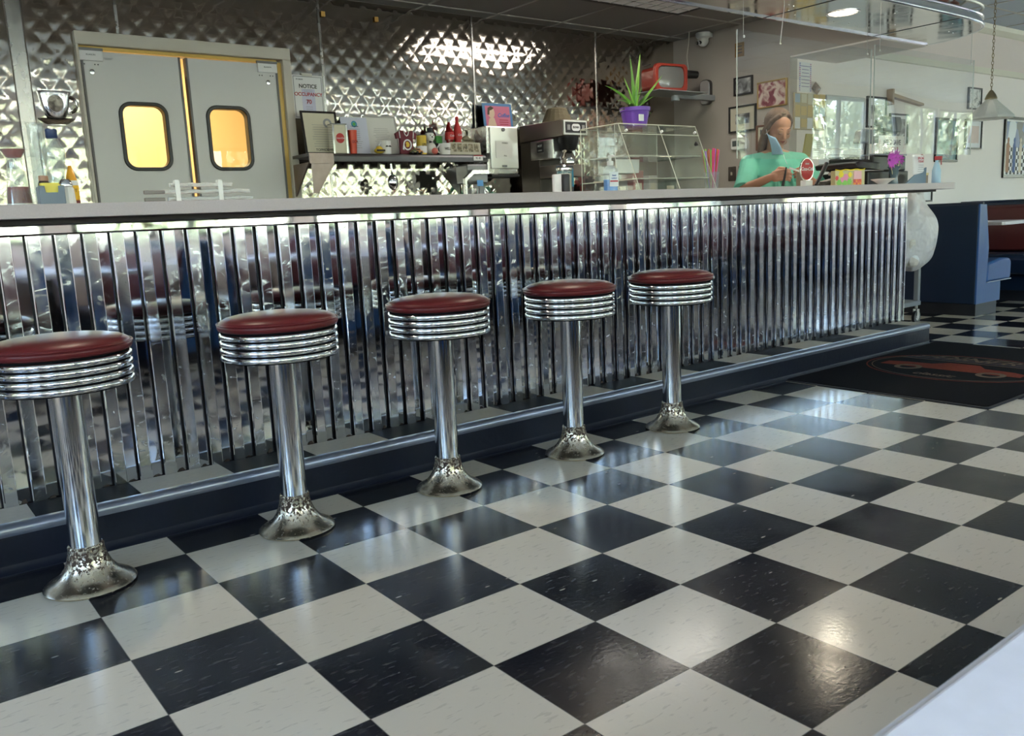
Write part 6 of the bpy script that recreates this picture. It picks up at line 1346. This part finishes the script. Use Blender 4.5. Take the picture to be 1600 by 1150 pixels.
# strand locks for the combed look
bm = BM()
for i in range(44):
    a = -.95 + 1.9 * i / 43; s_ = math.sin(a); tube(bm, [H(.006 * (1 if a > 0 else -1), .038 - .05 * abs(a) / 1.25, .118), H(.085 * s_ * .8, .018 - .045 * abs(s_) , .112 - .035 * abs(s_)), H(.094 * s_, -.045, .060 - .03 * abs(s_)), H(.085 * s_, -.105, .01)], [.0022, .0036, .0036, .002], 5)
obj('hair_strands', bm, mat('lighter hair strand', (.24, .185, .13), .45), pr_, smooth=True)['kind'] = 'stuff'
# face parts
for s_ in (-1, 1):
    bm = BM(); tube(bm, [H(s_ * .015, .0855, .024), H(s_ * .028, .0845, .030), H(s_ * .043, .0735, .026)], [.002, .0028, .0016], 6); obj('eyebrow', bm, mat('brow hair', (.06, .035, .025), .7), pr_, smooth=True)
    bm = BM(); tube(bm, [H(s_ * .017, .0815, -.004), H(s_ * .028, .0820, -.0075), H(s_ * .041, .0735, -.004)], [.0012, .0020, .0012], 6); obj('eyelashes', bm, mat('lash dark', (.03, .015, .012), .6), pr_, smooth=True)
bm = BM(); tube(bm, [H(-.020, .080, -.055), H(-.008, .0895, -.0520), H(0, .0895, -.0535), H(.008, .0895, -.0520), H(.020, .080, -.055)], [.0015, .0035, .003, .0035, .0015], 6); tube(bm, [H(-.018, .080, -.0565), H(0, .0885, -.0620), H(.018, .080, -.0565)], [.0015, .0045, .0015], 6); obj('lips', bm, mat('lip colour', (.34, .11, .09), .45), pr_, smooth=True)
# surgical mask hanging from the right ear
bm = BM(); G = []
A0, A1, B0, B1 = H(-.088, .015, -.018), H(-.052, .075, -.030), H(-.045, .060, -.150), H(.004, .118, -.128)
for j in range(11):
    r_ = []
    for i in range(7):
        u, v = i / 6, j / 10; p = (A0.lerp(A1, u)).lerp(B0.lerp(B1, u), v); p = p + HR @ Vector((0, -1, 0)) * (.018 * math.sin(PI * v) + .004 * (j % 2)) + HR @ Vector((-.010, 0, 0)) * math.sin(PI * u); r_.append(bm.verts.new(p))
    G.append(r_)
for j in range(10):
    for i in range(6): bm.faces.new((G[j][i], G[j][i + 1], G[j + 1][i + 1], G[j + 1][i]))
mk = obj('face_mask', bm, mat('pale blue mask', (.40, .62, .86), .75), pr_, smooth='all', auto=False); md = mk.modifiers.new('thick', 'SOLIDIFY'); md.thickness = .002
bm = BM(); tube(bm, [A0, H(-.086, -.012, .004), H(-.082, -.028, -.012), H(-.082, -.01, -.034), A0], .0013, 6); tube(bm, [B1, P(-.010, .20, 1.27), P(.012, .19, 1.235), P(.01, .16, 1.26)], .0013, 6); obj('ear_loop', bm, PAPER, mk, smooth=True)
# ring, paper, knife-like opener and the bag being filled
bm = BM(); tube(bm, [KL + Vector((.010 * math.cos(a), -.004, .010 * math.sin(a))) + Vector((-.02, -.01, .0)) for a in [2 * PI * i / 14 for i in range(14)]], .0012, 5, True); obj('finger_ring', bm, GOLD, pr_, smooth=True)
mw = Matrix.Translation((PX, PY, 0)) @ Matrix.Rotation(PTH, 4, 'Z')
def held(name, bm, m, label, cat, **k):
    bmesh.ops.transform(bm, matrix=mw, verts=bm.verts[:]); return tag(obj(name, bm, m, **k), label, cat)
c = (KR + KL) / 2
bm = BM(); box(bm, c + Vector((.012, -.005, .022)), (.085, .004, .010), Matrix.Rotation(.35, 3, 'Y')); held('paper_slip', bm, PAPER, 'thin white paper slip held between the two hands', 'paper')
bm = BM(); tube(bm, [KR + Vector((.02, -.012, .045)), KR + Vector((.012, -.010, -.005)), KR + Vector((.0, -.006, -.070))], [.0045, .008, .009], 8); held('marker_pen', bm, BLACK, 'black marker held upright in the fist over the counter', 'pen', smooth=True)
bm = BM(); lathe(bm, [(.030, ZT), (.032, ZT + .003), (.034, ZT + .075), (.029, ZT + .10), (.030, ZT + .104)], 24, KL + Vector((-.03, -.035, -KL.z))); held('paper_cup', bm, mat('grey brown paper', (.30, .27, .20), .7), 'grey-brown paper cup standing on the counter under the hands', 'cup', smooth=True)
# lettering becomes real mesh
dg = bpy.context.evaluated_depsgraph_get()
for o in [o for o in COL.objects if o.type == 'FONT']:
    nm = bpy.data.meshes.new_from_object(o.evaluated_get(dg)); nm.materials.clear(); nm.materials.append(o.data.materials[0])
    n = bpy.data.objects.new('lettering_', nm); COL.objects.link(n); n.parent = o.parent; n.location = o.location; n.rotation_euler = o.rotation_euler; n.scale = o.scale
    nme = o.name.split('.')[0]; bpy.data.objects.remove(o); n.name = nme
